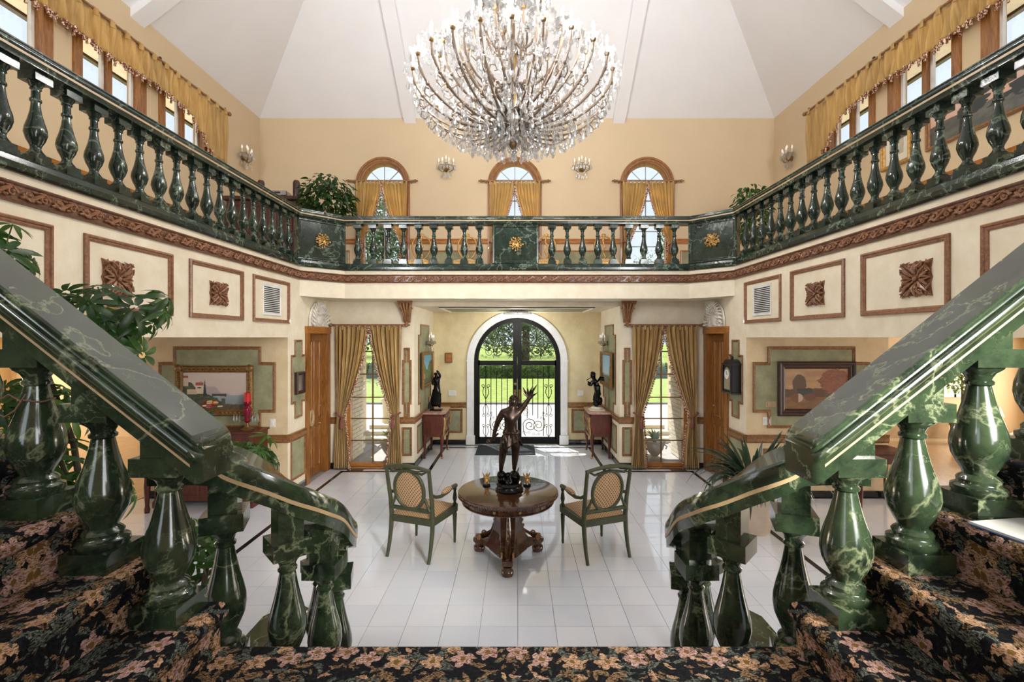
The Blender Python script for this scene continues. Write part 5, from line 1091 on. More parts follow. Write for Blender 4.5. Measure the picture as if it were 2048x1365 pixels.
def p_villa(u, v):
    sky = lerp((198, 172, 168), (206, 190, 180), v * 1.2); c = sky
    m = .30 + .42 * math.exp(-((u - .28) / .13) ** 2) + .25 * math.exp(-((u - .5) / .1) ** 2) + .1 * math.exp(-((u - .68) / .08) ** 2) + .05 * fbm(u * 12, 3)
    if v < m: c = lerp((150, 142, 146), (176, 164, 160), v / m)
    if v < .38: c = lerp((118, 134, 142), (150, 160, 164), v / .38) if u > .3 else c
    if v < .42 and .45 < u < .68 and v > .36 - .1 * abs(u - .55): c = (70, 60, 48)
    b = .62 - 1.1 * max(0, u - .12) + .18 * fbm(u * 9, v * 9)
    if v < b: c = lerp((36, 42, 30), (78, 84, 54), fbm(u * 22, v * 22) * 1.4)
    if .0 < u < .09 and .62 < v < .9: c = (206, 184, 160) if v < .84 else (150, 84, 62)
    if .2 < u < .32 and .42 < v < .72: c = (214, 196, 172) if v < .64 else (168, 74, 66)
    if .07 < u < .22 and .40 < v < .54: c = (200, 176, 148)
    if .23 < u < .29 and .56 < v < .6: c = (66, 70, 58)
    if abs(u - .345) < .025 * (1 - max(0, v - .4) / .42) and .35 < v < .8: c = (30, 36, 30)
    if v < .1 + .07 * fbm(u * 8, 1): c = lerp((58, 50, 36), (110, 98, 66), fbm(u * 30, v * 30))
    if .6 < u < .66 and .08 < v < .3: c = (84, 74, 66)
    return c
def p_wagons(u, v):
    c = lerp((212, 166, 118), (166, 126, 92), v); c = lerp(c, (224, 190, 150), fbm(u * 5, v * 7) - .25)
    if v < .34: c = lerp((150, 110, 66), (112, 78, 48), fbm(u * 14, v * 20))
    if (u - .24) ** 2 / .012 + (v - .62) ** 2 / .045 < 1 + .5 * (fbm(u * 20, v * 20) - .5): c = (96, 74, 58)
    if v < .46 + .1 * fbm(u * 14, 2) and v > .3: c = lerp((104, 78, 60), (86, 60, 44), fbm(u * 18, v * 18))
    r = (u - .78) ** 2 / .06 + (v - .68) ** 2 / .085
    if r < 1 + .8 * (fbm(u * 16, v * 16) - .5): c = lerp((112, 60, 42), (164, 100, 70), fbm(u * 30, v * 30))
    if .2 < u < .44 and .34 < v < .5: c = (52, 62, 58) if v < .47 else (44, 48, 46)
    if .48 < u < .62 and .3 < v < .47: c = (96, 58, 40)
    if (u - .2) ** 2 / .009 + (v - .28) ** 2 / .012 < 1: c = (196, 178, 156) if u > .22 else (120, 74, 48)
    if (u - .4) ** 2 / .008 + (v - .3) ** 2 / .008 < 1: c = (112, 70, 50)
    return lerp(c, (120, 92, 64), .1)
def p_garden(u, v):
    c = lerp((150, 196, 200), (84, 156, 186), v); b = .62 + .22 * fbm(u * 6, 1) - .25 * math.exp(-((u - .45) / .18) ** 2)
    if v < b: c = lerp((26, 48, 28), (96, 128, 70), fbm(u * 20, v * 20) * 1.2)
    if v < .18: c = (60, 66, 50)
    if .1 < u < .3 and .2 < v < .36: c = (150, 140, 110)
    return c
def p_sea(u, v):
    c = lerp((196, 214, 222), (120, 170, 200), v)
    if v < .35: c = lerp((90, 120, 132), (150, 170, 176), v / .35)
    if v < .2 + .3 * max(0, .35 - u) + .15 * fbm(u * 8, 2): c = (86, 92, 70)
    if u > .75 and v < .62: c = (110, 104, 84)
    return c
def p_sunset(u, v):
    c = lerp((226, 150, 112), (196, 186, 178), v * 1.2)
    if v < .35 + .1 * fbm(u * 6, 4): c = lerp((60, 66, 62), (120, 116, 110), fbm(u * 9, v * 9))
    if fbm(u * 7 + 3, v * 7) > .52 and v > .4 - .3 * u and u > .25: c = (46, 52, 54)
    if abs(u - .3 - .06 * (v - .3)) < .02 + .02 * v and v < .75: c = (40, 38, 36)
    return c
def p_print(u, v):
    if not (.2 < u < .8 and .2 < v < .8): return (226, 216, 196)
    return lerp((150, 160, 158), (206, 190, 160), fbm(u * 10, v * 10))
picture('villa by a lake painting in ornate gold frame above the piano', (sx(429.5, 6.93), DO - .012, sz(782, 6.93)), 0, 1.13, .735, .10, M_ANTQ, p_villa, True)
picture('autumn wagons painting in wide dark frame in the wing near the strap leaved plant', (sx(1633, 6.93), DO - .012, sz(778, 6.93)), 0, 1.14, .80, .105, M_DARKW, p_wagons)
picture('green garden landscape painting in gold frame on the alcove wall', (-XA + .04, 9.5, 1.72), PI / 2, 1.1, .70, .07, M_ANTQ, p_garden, tilt=.0)
picture('pale blue seascape painting in gold frame on the alcove wall', (XA - .04, 9.5, 1.72), -PI / 2, 1.1, .70, .07, M_ANTQ, p_sea)
picture('large sunset tree painting hanging under the clerestory on the upper gallery', (XU - .012, 5.68, 5.28), -PI / 2, 1.68, .74, .05, M_MOULD, p_sunset)
picture('small matted print in gold frame hanging on the upper gallery wall', (XU - .012, 7.05, 5.24), -PI / 2, .54, .66, .06, M_GOLD, p_print)
m_ = thing('small_mirror', 'small silver mirror in dark carved frame on the stepped panel by the oak door', 'mirror', (-XW + .006, 7.27, 1.655), PI / 2)
obj('mirror_frame', MB().mould([(-.13, -.17), (.13, -.17), (.13, .17), (-.13, .17)], .06, .06, lambda a, b, o: (a, -o, b)), M_DARKW, m_); obj('mirror_glass', MB().box(-.085, -.025, -.125, .085, -.018, .125), M_SILVER, m_)
ck = thing('wall_clock', 'black pagoda-topped wall clock with arched pale dial on the stepped panel', 'clock', (XW - .006, 7.24, 1.50), -PI / 2)
obj('clock_case', MB().box(-.15, -.14, .02, .15, 0, .44).box(-.17, -.16, 0, .17, 0, .03).box(-.17, -.16, .43, .17, 0, .46), M_BLACK, ck, bev=.006)
obj('clock_crest', MB().prism([(-.15, .46), (.15, .46), (.1, .5), (.03, .52), (-.03, .52), (-.1, .5)], lambda a, b, t: (a, t, b), -.14, -.0).ball((0, -.07, .545), (.03, .025, .03), 8, 5), M_BLACK, ck)
obj('clock_door', MB().prism([(-.1, .06), (.1, .06), (.1, .3)] + [(.1 * math.cos(a), .3 + .1 * math.sin(a)) for a in [PI * k / 10 for k in range(1, 10)]] + [(-.1, .3)], lambda a, b, t: (a, t, b), -.148, -.14), M_SILVER, ck)
obj('clock_dial', MB().lathe([(0, 0), (.075, 0), (.075, .006), (0, .006)], 20).xf(Matrix.Translation((0, -.148, .29)) @ Matrix.Rotation(PI / 2, 4, 'X')), M_WHITE, ck)
obj('clock_hand', MB().box(-.003, -.158, .29, .003, -.155, .345).box(-.003, -.158, .287, .04, -.155, .293), M_BLACK, ck)
for s in (-1, 1):
    for x in (-.14, .14): obj('clock_column', MB().tube([(x, -.15, .03), (x, -.15, .43)], .012, 7), M_BLACK, ck, 60) if s > 0 else None
def plate(name, label, fn, c, w_, h, n=2, mat=M_WHITE):
    o = thing(name, label, 'switch' if 'switch' in name else 'control')
    a, z = c; p, q = fn(a - w_ / 2, z - h / 2, 0), fn(a + w_ / 2, z + h / 2, .012); obj('cover_plate', MB().box(*[min(i, j) for i, j in zip(p, q)], *[max(i, j) for i, j in zip(p, q)]), mat, o, bev=.003)
    for k in range(n):
        x = a + (k - (n - 1) / 2) * w_ / max(n, 1) * .9; p, q = fn(x - .012, z - h * .28, .01), fn(x + .012, z + h * .28, .018); obj('toggle', MB().box(*[min(i, j) for i, j in zip(p, q)], *[max(i, j) for i, j in zip(p, q)]), mat, o)
fE = lambda u, v, o: (u, DB - o, v); fO = lambda u, v, o: (u, DO - o, v)
plate('light_switch', 'white triple light switch on the entrance wall below the wooden chime box', fE, (-1.43, 1.13), .17, .12, 3)
plate('door_intercom', 'white intercom plate on the entrance wall beside the cherub statuette', fE, (1.40, 1.13), .13, .12, 1)
plate('light_switch', 'white light switch low on the wing wall beside the piano', fO, (sx(545, 6.94), sz(847, 6.94)), .075, .12, 1)
plate('light_switch', 'white double light switch under the thermostat near the wagons painting', fO, (sx(1534, 6.94), sz(843, 6.94)), .12, .12, 2)
plate('thermostat', 'beige thermostat on the sage panel beside the wagons painting', fO, (sx(1543, 6.92), sz(810, 6.92)), .16, .085, 2, M_INLAY)
cbx = thing('chime_box', 'small honey wood chime box on the yellow entrance wall', 'door chime', (-1.50, DB, 1.91)); obj('chime_case', MB().box(-.075, -.07, -.11, .075, 0, .11), M_OAK, cbx, bev=.006); obj('chime_grille', MB().box(-.055, -.076, -.085, .055, -.068, .085), M_OAKX, cbx)
for s, lb in ((-1, 'curtained window by the piano wing'), (1, 'curtained window by the wall clock')):
    v = thing('floor_vent', 'small brass floor register in front of the %s' % lb, 'vent', (s * 2.86, 8.37, .0)); obj('register_frame', MB().box(-.14, -.05, .0, .14, .05, .004), M_BRASS, v)
    me = MB().box(-.008, -.04, .004, .008, .04, .006).mesh('slot', M_VENTD)
    for k in range(9): inst('slot', me, v, (-.12 + .03 * k, 0, 0))
# ================================================================== CHANDELIER
CHX, CHY = sx(1026, 5.2), 5.2
ch = thing('chandelier', 'huge crystal chandelier with many curved brass arms and candle bulbs', 'chandelier', (CHX, CHY, 0))
def drop_mesh(h, r, seg=6):
    return MB().lathe([(.001, 0), (r * .35, -h * .12), (r * .55, -h * .25), (r, -h * .68), (r * .6, -h * .9), (.001, -h)], seg, caps=False)
me_drop = drop_mesh(.115, .024).ball((0, 0, .018), .014, 6, 4).mesh('crystal_drop', M_CRYST); me_drop2 = drop_mesh(.08, .019).ball((0, 0, .012), .010, 6, 4).mesh('crystal_drop', M_CRYST)
me_bead = MB().ball((0, 0, 0), .014, 6, 4)
obj('stem', MB().lathe([(.0, 4.42), (.03, 4.44), (.05, 4.5), (.02, 4.56), (.05, 4.6), (.10, 4.64), (.115, 4.68), (.10, 4.72), (.04, 4.78), (.025, 4.9), (.045, 5.0), (.03, 5.1), (.022, 5.3), (.05, 5.42), (.022, 5.55), (.018, 6.2), (.05, 6.3), (.015, 6.4), (.012, 11.0)], 14, caps=False), M_BRASS, ch, 50)
obj('ceiling_rose', MB().lathe([(.012, 10.8), (.12, 10.95), (.16, 11.05), (0, 11.1)], 16), M_BRASS, ch, 40)
hub = [(.03, 0), (.075, .012), (.085, .02), (.06, .016), (.028, .01)]
cupm = MB().lathe([(.006, -.035), (.022, -.02), (.028, 0), (.012, .01)], 8).mesh('socket_cup', M_BRASS, 50)
dish = MB().lathe([(.012, .012), (.045, .008), (.085, .02), (.078, .026), (.045, .016), (.012, .02)], 12, caps=False).mesh('bobeche', M_CRYST, 40)
cand = MB().lathe([(.0135, .01), (.0135, .10), (0, .10)], 8).mesh('candle', plain('ivory_candle_sleeve', C(214, 206, 190), .5), 50)
flame = MB().lathe([(.008, .10), (.017, .125), (.016, .14), (.008, .165), (.001, .185)], 8).mesh('bulb', M_BULB, 60)
stuff = MB(); npart = 0
def hang(p, big=True):
    global npart
    if npart < 300 and big == 1: inst('crystal_drop', me_drop, ch, p, (0, 0, random.uniform(0, 3))); npart += 1
    else:
        src = me_drop if big else me_drop2; n = len(stuff.v); a = random.uniform(0, 3); c_, s_ = math.cos(a), math.sin(a)
        stuff.v += [(p[0] + v.co.x * c_ - v.co.y * s_, p[1] + v.co.x * s_ + v.co.y * c_, p[2] + v.co.z) for v in src.vertices]; stuff.f += [tuple(i + n for i in f.vertices) for f in src.polygons]
def ipol(P, t):
    k = t * (len(P) - 1); i = min(int(k), len(P) - 2); q = k - i; a, b, c, d = P[max(i - 1, 0)], P[i], P[i + 1], P[min(i + 2, len(P) - 1)]
    return tuple(.5 * ((2 * y) + (-x + z) * q + (2 * x - 5 * y + 4 * z - w) * q * q + (-x + 3 * y - 3 * z + w) * q ** 3) for x, y, z, w in zip(a, b, c, d))
tiers = [(24, [(.06, 4.67), (.34, 4.62), (.66, 4.67), (.92, 4.83), (1.05, 5.0), (1.075, 5.13)], 0, 8), (18, [(.05, 4.86), (.28, 4.80), (.56, 4.92), (.76, 5.15), (.80, 5.36)], .13, 5), (12, [(.04, 5.15), (.2, 5.08), (.4, 5.2), (.52, 5.42), (.54, 5.6)], .2, 4), (8, [(.04, 5.6), (.16, 5.5), (.28, 5.6), (.34, 5.8), (.35, 5.92)], .3, 3)]
for n, prof, ph, nh in tiers:
    ap = [ipol(prof, t / 12) for t in range(13)]
    am = MB().tube([(r, 0, z) for r, z in ap], [.013 + .004 * math.sin(t * 2.1) for t in range(13)], 6)
    for t in (2, 5, 8): r, z = ap[t]; am.ball((r, 0, z), (.022, .022, .022), 6, 4)
    if n > 8:
        r, z = ap[7]; am.tube([(r, 0, z), (r + .06, 0, z - .06), (r + .11, 0, z - .03), (r + .10, 0, z + .03), (r + .06, 0, z + .02)], .007, 5)
        r, z = ap[5]; am.tube([(r, 0, z), (r - .02, 0, z + .09), (r - .08, 0, z + .12), (r - .12, 0, z + .07), (r - .08, 0, z + .05)], .007, 5)
    am = am.mesh('arm', M_ARM, 50); re, ze = prof[-1]
    for k in range(n):
        a = 2 * PI * k / n + ph; ca, sa = math.cos(a), math.sin(a)
        A = inst('arm', am, ch, (0, 0, 0), (0, 0, a)); inst('socket_cup', cupm, A, (re, 0, ze + .03)); inst('bobeche', dish, A, (re, 0, ze + .03)); inst('candle', cand, A, (re, 0, ze + .03)); inst('bulb', flame, A, (re, 0, ze + .03))
        for j in range(nh):
            r, z = ipol(prof, .12 + .8 * j / nh); hang((r * ca, r * sa, z - .035), 1 if n == 24 else (0 if n == 8 else 2))
            r2, z2 = ipol(prof, .16 + .8 * j / nh); hang(((r2 + .02) * ca + .03 * sa, (r2 + .02) * sa - .03 * ca, z2 - .05), 0)
        for j in range(7): b = 2 * PI * j / 7; hang((re * ca + .082 * math.cos(b), re * sa + .082 * math.sin(b), ze + .045), 1 if n == 24 and j % 2 == 0 else 0)
        # bead swag to the next arm
        a2 = 2 * PI * (k + 1) / n + ph
        for j in range(1, 6):
            t = j / 6; q = a + (a2 - a) * t; rr = re - .02; zz = ze + .03 - .11 * math.sin(PI * t); n0 = len(stuff.v); stuff.v += [(rr * math.cos(q) + v[0], rr * math.sin(q) + v[1], zz + v[2]) for v in me_bead.v]; stuff.f += [tuple(i + n0 for i in f) for f in me_bead.f]
for ring, (rr, zz, m) in enumerate(((.07, 4.58, 8), (.14, 4.58, 12), (.3, 4.56, 16), (.48, 4.57, 18), (.68, 4.62, 20))):
    for k in range(m): a = 2 * PI * k / m + ring * .2; hang((rr * math.cos(a), rr * math.sin(a), zz), 2)
obj('crystal_cloud', stuff, M_CRYST, ch, kind='stuff')
obj('crystal_ball', MB().ball((0, 0, 4.40), .045, 10, 7), M_CRYST, ch)
for k in range(12):                                     # added point lights above the rim bulbs, brightening hall and floor
    a = 2 * PI * (2 * k + .5) / 24; l = bpy.data.lights.new('chandelier_fill_light', 'POINT'); l.energy = 33; l.color = (1, .96, .91); l.shadow_soft_size = .03
    o = bpy.data.objects.new('chandelier_fill_light', l); COL.objects.link(o); o.location = (CHX + 1.075 * math.cos(a - PI / 24), CHY + 1.075 * math.sin(a - PI / 24), 5.40)
# ================================================================== WALL SCONCES, ENTRY LIGHT
def sconce(label, loc, rz, sc_=1.0):
    s = thing('wall_sconce', label, 'wall lamp', loc, rz, 'crystal wall sconces'); s.scale = (sc_,) * 3
    obj('backplate', MB().lathe([(0, 0), (.055, 0), (.05, .012), (.03, .02), (0, .024)], 14).xf(Matrix.Rotation(PI / 2, 4, 'X')), M_BRASS, s, 40)
    cr = MB(); rnd = random.Random(1)
    for x, y in ((-.16, -.09), (-.07, -.16), (.07, -.16), (.16, -.09), (0, -.1)):
        up = .05 if x else .11
        A = obj('arm', MB().tube([(0, -.02, 0), (x * .5, y * .7, -.07), (x * .95, y, -.03), (x, y, up - .02)], .007, 6), M_BRASS, s, 60)
        inst('bobeche', dish, A, (x, y, up - .01), scale=(.6,) * 3); inst('candle', cand, A, (x, y, up - .01)); inst('bulb', flame, A, (x, y, up - .01))
        for j in range(6): b = 2 * PI * j / 6; q = drop_mesh(.07, .014); q.xf(Matrix.Translation((x + .05 * math.cos(b), y + .05 * math.sin(b), up))); cr.add(q.v, q.f)
    for k in range(16): q = drop_mesh(.08, .015); q.xf(Matrix.Translation((rnd.uniform(-.12, .12), rnd.uniform(-.15, -.03), rnd.uniform(-.16, -.03)))); cr.add(q.v, q.f)
    obj('crystal_cluster', cr, M_CRYST, s, kind='stuff'); return s
sconce('crystal candle sconce between the ficus side arched window and the central one', (sx(893, 10.4), DB - .002, 6.06), 0)
sconce('crystal candle sconce right of the central arched window', (sx(1163, 10.4), DB - .002, 6.06), 0)
sconce('crystal candle sconce on the gallery wall above the organ', (-XU + .002, 9.76, 6.06), PI / 2)
sconce('crystal candle sconce on the gallery wall across from the organ', (XU - .002, 9.76, 6.06), -PI / 2)
sconce('crystal sconce above the green landscape in the entrance alcove', (-XA + .024, 9.6, 2.24), PI / 2, .8)
sconce('crystal sconce above the pale blue seascape in the entrance alcove', (XA - .024, 9.6, 2.24), -PI / 2, .8)
e = thing('ceiling_light', 'flush crystal dish ceiling light over the entrance door', 'ceiling light', (0.01, 9.6, 2.905))
obj('canopy_plate', MB().lathe([(.16, 0), (.16, -.02), (.08, -.035), (0, -.035)], 20), M_BRASS, e, 40); obj('dish', MB().lathe([(.27, -.05), (.26, -.075), (.18, -.11), (.06, -.135), (0, -.14)], 24), M_BULB, e, 50)
l = bpy.data.lights.new('entry_fill_light', 'POINT'); l.energy = 34; l.color = (1, .96, .9); l.shadow_soft_size = .06  # added point light under the dish, brightening the alcove
o = bpy.data.objects.new('entry_fill_light', l); COL.objects.link(o); o.location = (.01, 9.6, 2.70)
mb = MB()
for k in range(40): a = 2 * PI * k / 40; mb.ball((.28 * math.cos(a), .28 * math.sin(a), -.055), .02, 6, 4)
for k in range(24): a = 2 * PI * k / 24; mb.ball((.2 * math.cos(a), .2 * math.sin(a), -.04), .025, 6, 4)
obj('crystal_beads', mb, M_CRYST, e, kind='stuff')
# ================================================================== WINGS
pn = thing('upright_piano', 'reddish mahogany upright piano in the wing below the villa painting', 'piano', (-4.33, 6.9, 0))
obj('piano_case', MB().box(-.68, -.36, .08, .68, 0, 1.02), M_MAHOG, pn, bev=.008); obj('piano_lid', MB().box(-.72, -.40, 1.02, .72, 0, 1.05), M_MAHOG, pn, bev=.006)
obj('key_bed', MB().box(-.68, -.62, .60, .68, -.36, .68), M_MAHOG, pn, bev=.01); kc = obj('keyboard', MB().box(-.60, -.61, .68, .60, -.45, .70), M_WHITE, pn)
me = MB().box(-.006, -.54, .70, .006, -.45, .712).mesh('black_key', M_BLACK)
for k in range(36):
    if k % 7 not in (2, 6): inst('black_key', me, kc, (-.57 + k * .0325, 0, 0))
obj('fallboard', MB().prism([(-.36, .68), (-.44, .70), (-.42, .80), (-.36, .84)], lambda a, b, t: (t, a, b), -.66, .66), M_MAHOG, pn)
for x in (-.66, .66):
    obj('side_cheek', MB().prism([(0, 0), (-.40, 0), (-.40, .08), (-.36, .1), (-.36, .5), (-.62, .58), (-.64, .70), (-.50, .76), (-.40, .84), (-.40, 1.02), (0, 1.02)], lambda a, b, t: (t, a, b), x - .03, x + .03), M_MAHOG, pn)
    obj('front_leg', MB().lathe([(.03, 0), (.035, .05), (.025, .1), (.04, .35), (.03, .5), (.045, .6)], 10, (x * .95, -.57, 0)), M_MAHOG, pn, 40)
for x in (-.33, .33): obj('case_panel', MB().mould([(x - .26, .15), (x + .26, .15), (x + .26, .55), (x - .26, .55)], .03, .012, lambda a, b, o: (a, -.36 - o, b)), M_MAHOG, pn)
cs_ = thing('candlestick', 'ruby glass lustre candlestick with red pillar candle on the piano', 'candlestick', (-3.80, 6.66, 1.05))
obj('foot', MB().lathe([(.085, 0), (.09, .015), (.06, .03), (.03, .06), (.02, .10)], 16), M_BRASS, cs_, 40)
obj('lustre_bowl', MB().lathe([(.02, .10), (.045, .13), (.03, .17), (.05, .22), (.06, .30), (.03, .34), (.055, .38), (.05, .40), (0, .40)], 16), M_REDGL, cs_, 40)
obj('pillar_candle', MB().lathe([(.042, .40), (.042, .52), (.036, .525), (0, .52)], 16), M_RED, cs_, 40)
for x in (-1, 1): obj('lustre_arm', MB().tube([(0, 0, .18), (x * .07, -.02, .14), (x * .13, -.03, .2), (x * .13, -.03, .24)], .008, 6), M_BRASS, cs_, 60)
mb = MB()
for x in (-.13, .13):
    for k in range(6): b = k * 1.05; q = drop_mesh(.13, .014); q.xf(Matrix.Translation((x + .04 * math.cos(b), -.03 + .04 * math.sin(b), .235))); mb.add(q.v, q.f)
obj('crystal_drops', mb, M_CRYST, cs_, kind='stuff')
vs_ = thing('flower_vase', 'teal glass vase of mixed bright flowers on the piano', 'vase', (-4.30, 6.62, 1.05))
obj('vase_body', MB().lathe([(.04, 0), (.06, .04), (.065, .1), (.04, .17), (.035, .22), (.05, .24)], 16), plain('teal_glass', C(40, 120, 130), .1), vs_, 40)
fl_m = [plain('flower_%s' % n, c, .7) for n, c in (('orange', C(220, 140, 60)), ('pink', C(190, 100, 110)), ('cream', C(236, 220, 180)), ('red', C(170, 40, 36)))]
rnd = random.Random(6)
for k in range(20):
    a = rnd.uniform(0, 2 * PI); b = rnd.uniform(.2, 1.4); r = .14; p = (r * math.cos(a) * math.cos(b), r * .8 * math.sin(a) * math.cos(b), .27 + r * math.sin(b)); fm = MB()
    for j in range(6): c_ = j * PI / 3; fm.ball((p[0] + .02 * math.cos(c_), p[1] + .02 * math.sin(c_), p[2]), (.018, .018, .01), 6, 4)
    fm.ball(p, .012, 6, 4); obj('flower', fm, fl_m[k % 4], vs_, 60)
obj('flower_stems', MB().tube([(0, 0, .2), (.05, .02, .32)], .005, 5).tube([(0, 0, .2), (-.05, .02, .32)], .005, 5).tube([(0, 0, .2), (0, -.04, .34)], .005, 5), M_LEAF, vs_, kind='stuff')
tb2 = thing('side_table', 'red mahogany side table against the wing wall by the parquet room', 'table', (5.06, 6.70, 0))
obj('table_top', MB().box(-.36, -.22, .74, .36, .22, .78), M_MAHOG, tb2, bev=.01); obj('apron', MB().box(-.32, -.18, .6, .32, .19, .74), M_MAHOG, tb2)
dw = obj('drawer', MB().box(-.27, -.19, .62, .27, -.178, .72), M_MAHOG, tb2, bev=.003)
obj('knob', MB().ball((0, -.2, .67), .016, 8, 6), M_BRASS, dw, 60)
for x in (-.29, .29):
    for y in (-.15, .16): obj('leg', MB().tube([(x, y, .62), (x * 1.04, y * 1.05, .45), (x * .98, y, .2), (x * 1.06, y * 1.1, 0)], [.032, .03, .02, .024], 8), M_MAHOG, tb2, 50)
def gilt_chair(label, loc, rz, sc_=1.0, up=M_LATT):
    c = thing('gilt_chair', label, 'chair', loc, rz, 'gilt salon chairs'); c.scale = (sc_,) * 3
    obj('seat', MB().grid(lambda u, v: ((u - .5) * .44, (v - .5) * .42, .45 + .05 * (1 - abs(2 * u - 1) ** 4) * (1 - abs(2 * v - 1) ** 4)), 10, 10).box(-.22, -.21, .42, .22, .21, .455), up, c, 50)
    obj('seat_frame', MB().box(-.235, -.225, .37, .235, .225, .43), M_GOLD, c, bev=.01)
    for x in (-.2, .2):
        obj('leg', MB().tube([(x, -.19, .4), (x * 1.1, -.22, .28), (x * .98, -.2, .1), (x * 1.08, -.23, 0)], [.026, .024, .014, .018], 7), M_GOLD, c, 50)
        obj('leg', MB().tube([(x, .2, .4), (x * 1.0, .21, .2), (x * 1.04, .25, 0)], [.024, .02, .015], 7), M_GOLD, c, 50)
    rg = [(.19 * math.cos(a) * (1 + .12 * math.sin(a)), .21 + .05 * (.5 + .5 * math.sin(a)), .78 + .25 * math.sin(a)) for a in [2 * PI * k / 28 for k in range(28)]]
    obj('back_frame', MB().tube(rg, .017, 7, closed=True), M_GOLD, c, 60)
    obj('splat', MB().tube([(0, .215, .53), (.03, .22, .6), (-.03, .23, .7), (.03, .235, .8), (-.02, .245, .9), (0, .255, 1.02)], [.02, .022, .018, .02, .022, .02], 7).ball((0, .26, 1.05), (.05, .02, .03), 8, 5), M_GOLD, c, 60)
    return c
M_STRIPE = plain('striped_silk', C(206, 176, 130), .6, var=.3, scale=30)
for px, lb in ((838, 'beside the ficus side arched window'), (932, 'beside the central window on the ficus side'), (1094, 'just right of the central balcony emblem'), (1212, 'beside the arched window farthest from the ficus')):
    gilt_chair('gilt salon chair on the balcony ' + lb, (sx(px, 9.85), 9.85, ZM), 0, 1.04, M_STRIPE)
gilt_chair('gilt carved chair in the bright parquet side room', (8.2, 8.1, 0), .5, 1.12)
lt = thing('lamp_table', 'small cream lamp table in the bright parquet side room', 'table', (8.75, 8.7, 0)); obj('table_top', MB().lathe([(.26, .60), (.27, .62), (.26, .64), (0, .64)], 18), M_INLAY, lt, 40); obj('table_leg', MB().lathe([(.16, 0), (.12, .03), (.03, .06), (.04, .3), (.03, .6)], 12), M_INLAY, lt, 40)
lp = thing('table_lamp', 'white shaded lamp on the small table in the bright side room', 'lamp', (8.75, 8.7, .64)); obj('lamp_base', MB().lathe([(.07, 0), (.08, .02), (.03, .06), (.06, .14), (.02, .24), (.01, .3)], 14), M_WHITE, lp, 40); obj('lamp_shade', MB().lathe([(.16, .26), (.10, .46)], 18, caps=False), M_WHITE, lp, 40, solid=.004)
# cream cupboards and a white window on the far wall of the bright side room
for k in range(4):
    cb = thing('base_cupboard', 'cream cupboard on the far wall of the bright side room, %s from its near corner' % ('first', 'second', 'third', 'fourth')[k], 'cupboard', (7.3 + .72 * k, 11.17, 0), 0, 'cream cupboards in the side room')
    obj('cupboard_body', MB().box(-.35, -.45, 0, .35, 0, .82), M_UPWALL, cb); dr_ = obj('cupboard_door', MB().box(-.33, -.465, .08, .33, -.45, .80), M_INLAY, cb); obj('knob', MB().ball((.26, -.48, .6), .016, 8, 5), M_BRASS, dr_)
wn = thing('window_51', 'white divided window of the bright side room', None, kind='structure'); fr = MB()
for a0, a1, z0, z1 in ((9.85, 9.92, .95, 2.1), (10.73, 10.8, .95, 2.1), (9.85, 10.8, .95, 1.02), (9.85, 10.8, 2.03, 2.1), (10.3, 10.35, .95, 2.1), (9.85, 10.8, 1.5, 1.54)): fr.box(a0, 11.13, z0, a1, 11.25, z1)
obj('window_frame', fr, M_WHITE, wn); obj('pane', MB().box(9.9, 11.22, 1.0, 10.75, 11.225, 2.05), M_GLASS, wn)
# ================================================================== UPSTAIRS LEFT
og = thing('cabinet_organ', 'dark carved cabinet organ on the gallery behind the balcony corner', 'organ', (-4.86, 9.25, ZM))
obj('organ_case', MB().box(-.66, -.28, .05, .66, .3, 1.50), M_DARKW, og, bev=.01); obj('cornice', MB().box(-.72, -.34, 1.50, .72, .32, 1.58), M_DARKW, og, bev=.02); obj('plinth', MB().box(-.70, -.32, 0, .70, .32, .08), M_DARKW, og)
obj('key_desk', MB().box(-.6, -.55, .68, .6, -.28, .78), M_DARKW, og, bev=.01)
for x in (-.42, 0, .42): obj('carved_panel', MB().mould([(x - .18, .9), (x + .18, .9), (x + .18, 1.35), (x, 1.45), (x - .18, 1.35)], .04, .02, lambda a, b, o: (a, -.28 - o, b)), M_MAHOG, og)
for x in (-.55, .55): obj('turned_post', MB().lathe([(.03, 0), (.04, .1), (.025, .2), (.04, .4), (.03, .68)], 10, (x, -.5, 0)), M_DARKW, og, 40)
for px, py, lb in ((522, 372, 'nearer the gallery wall'), (593, 382, 'nearer the ficus')):
    q = thing('tower_speaker', 'small dark cylindrical speaker on the organ, %s' % lb, 'speaker', (sx(px, 9.1), 9.1, ZM + 1.58)); obj('speaker_body', MB().lathe([(.06, 0), (.065, .02), (.065, .30), (.055, .32), (0, .32)], 14), M_DARKW, q, 40); obj('speaker_cap', MB().lathe([(.05, .32), (.05, .335), (0, .335)], 14), M_BLACK, q)
q = thing('cd_player', 'silver compact disc player with display on top of the organ', 'cd player', (sx(562, 9.1), 9.05, ZM + 1.58)); obj('player_body', MB().box(-.17, -.12, .01, .17, .12, .10), M_SILVER, q, bev=.006); obj('display', MB().box(-.05, -.124, .04, .07, -.119, .075), M_BLACK, q); obj('knob', MB().ball((-.12, -.125, .055), .015, 8, 5), M_BLACK, q)
for x in (-.14, .14): obj('foot', MB().box(x - .02, -.1, 0, x + .02, .1, .01), M_BLACK, q)
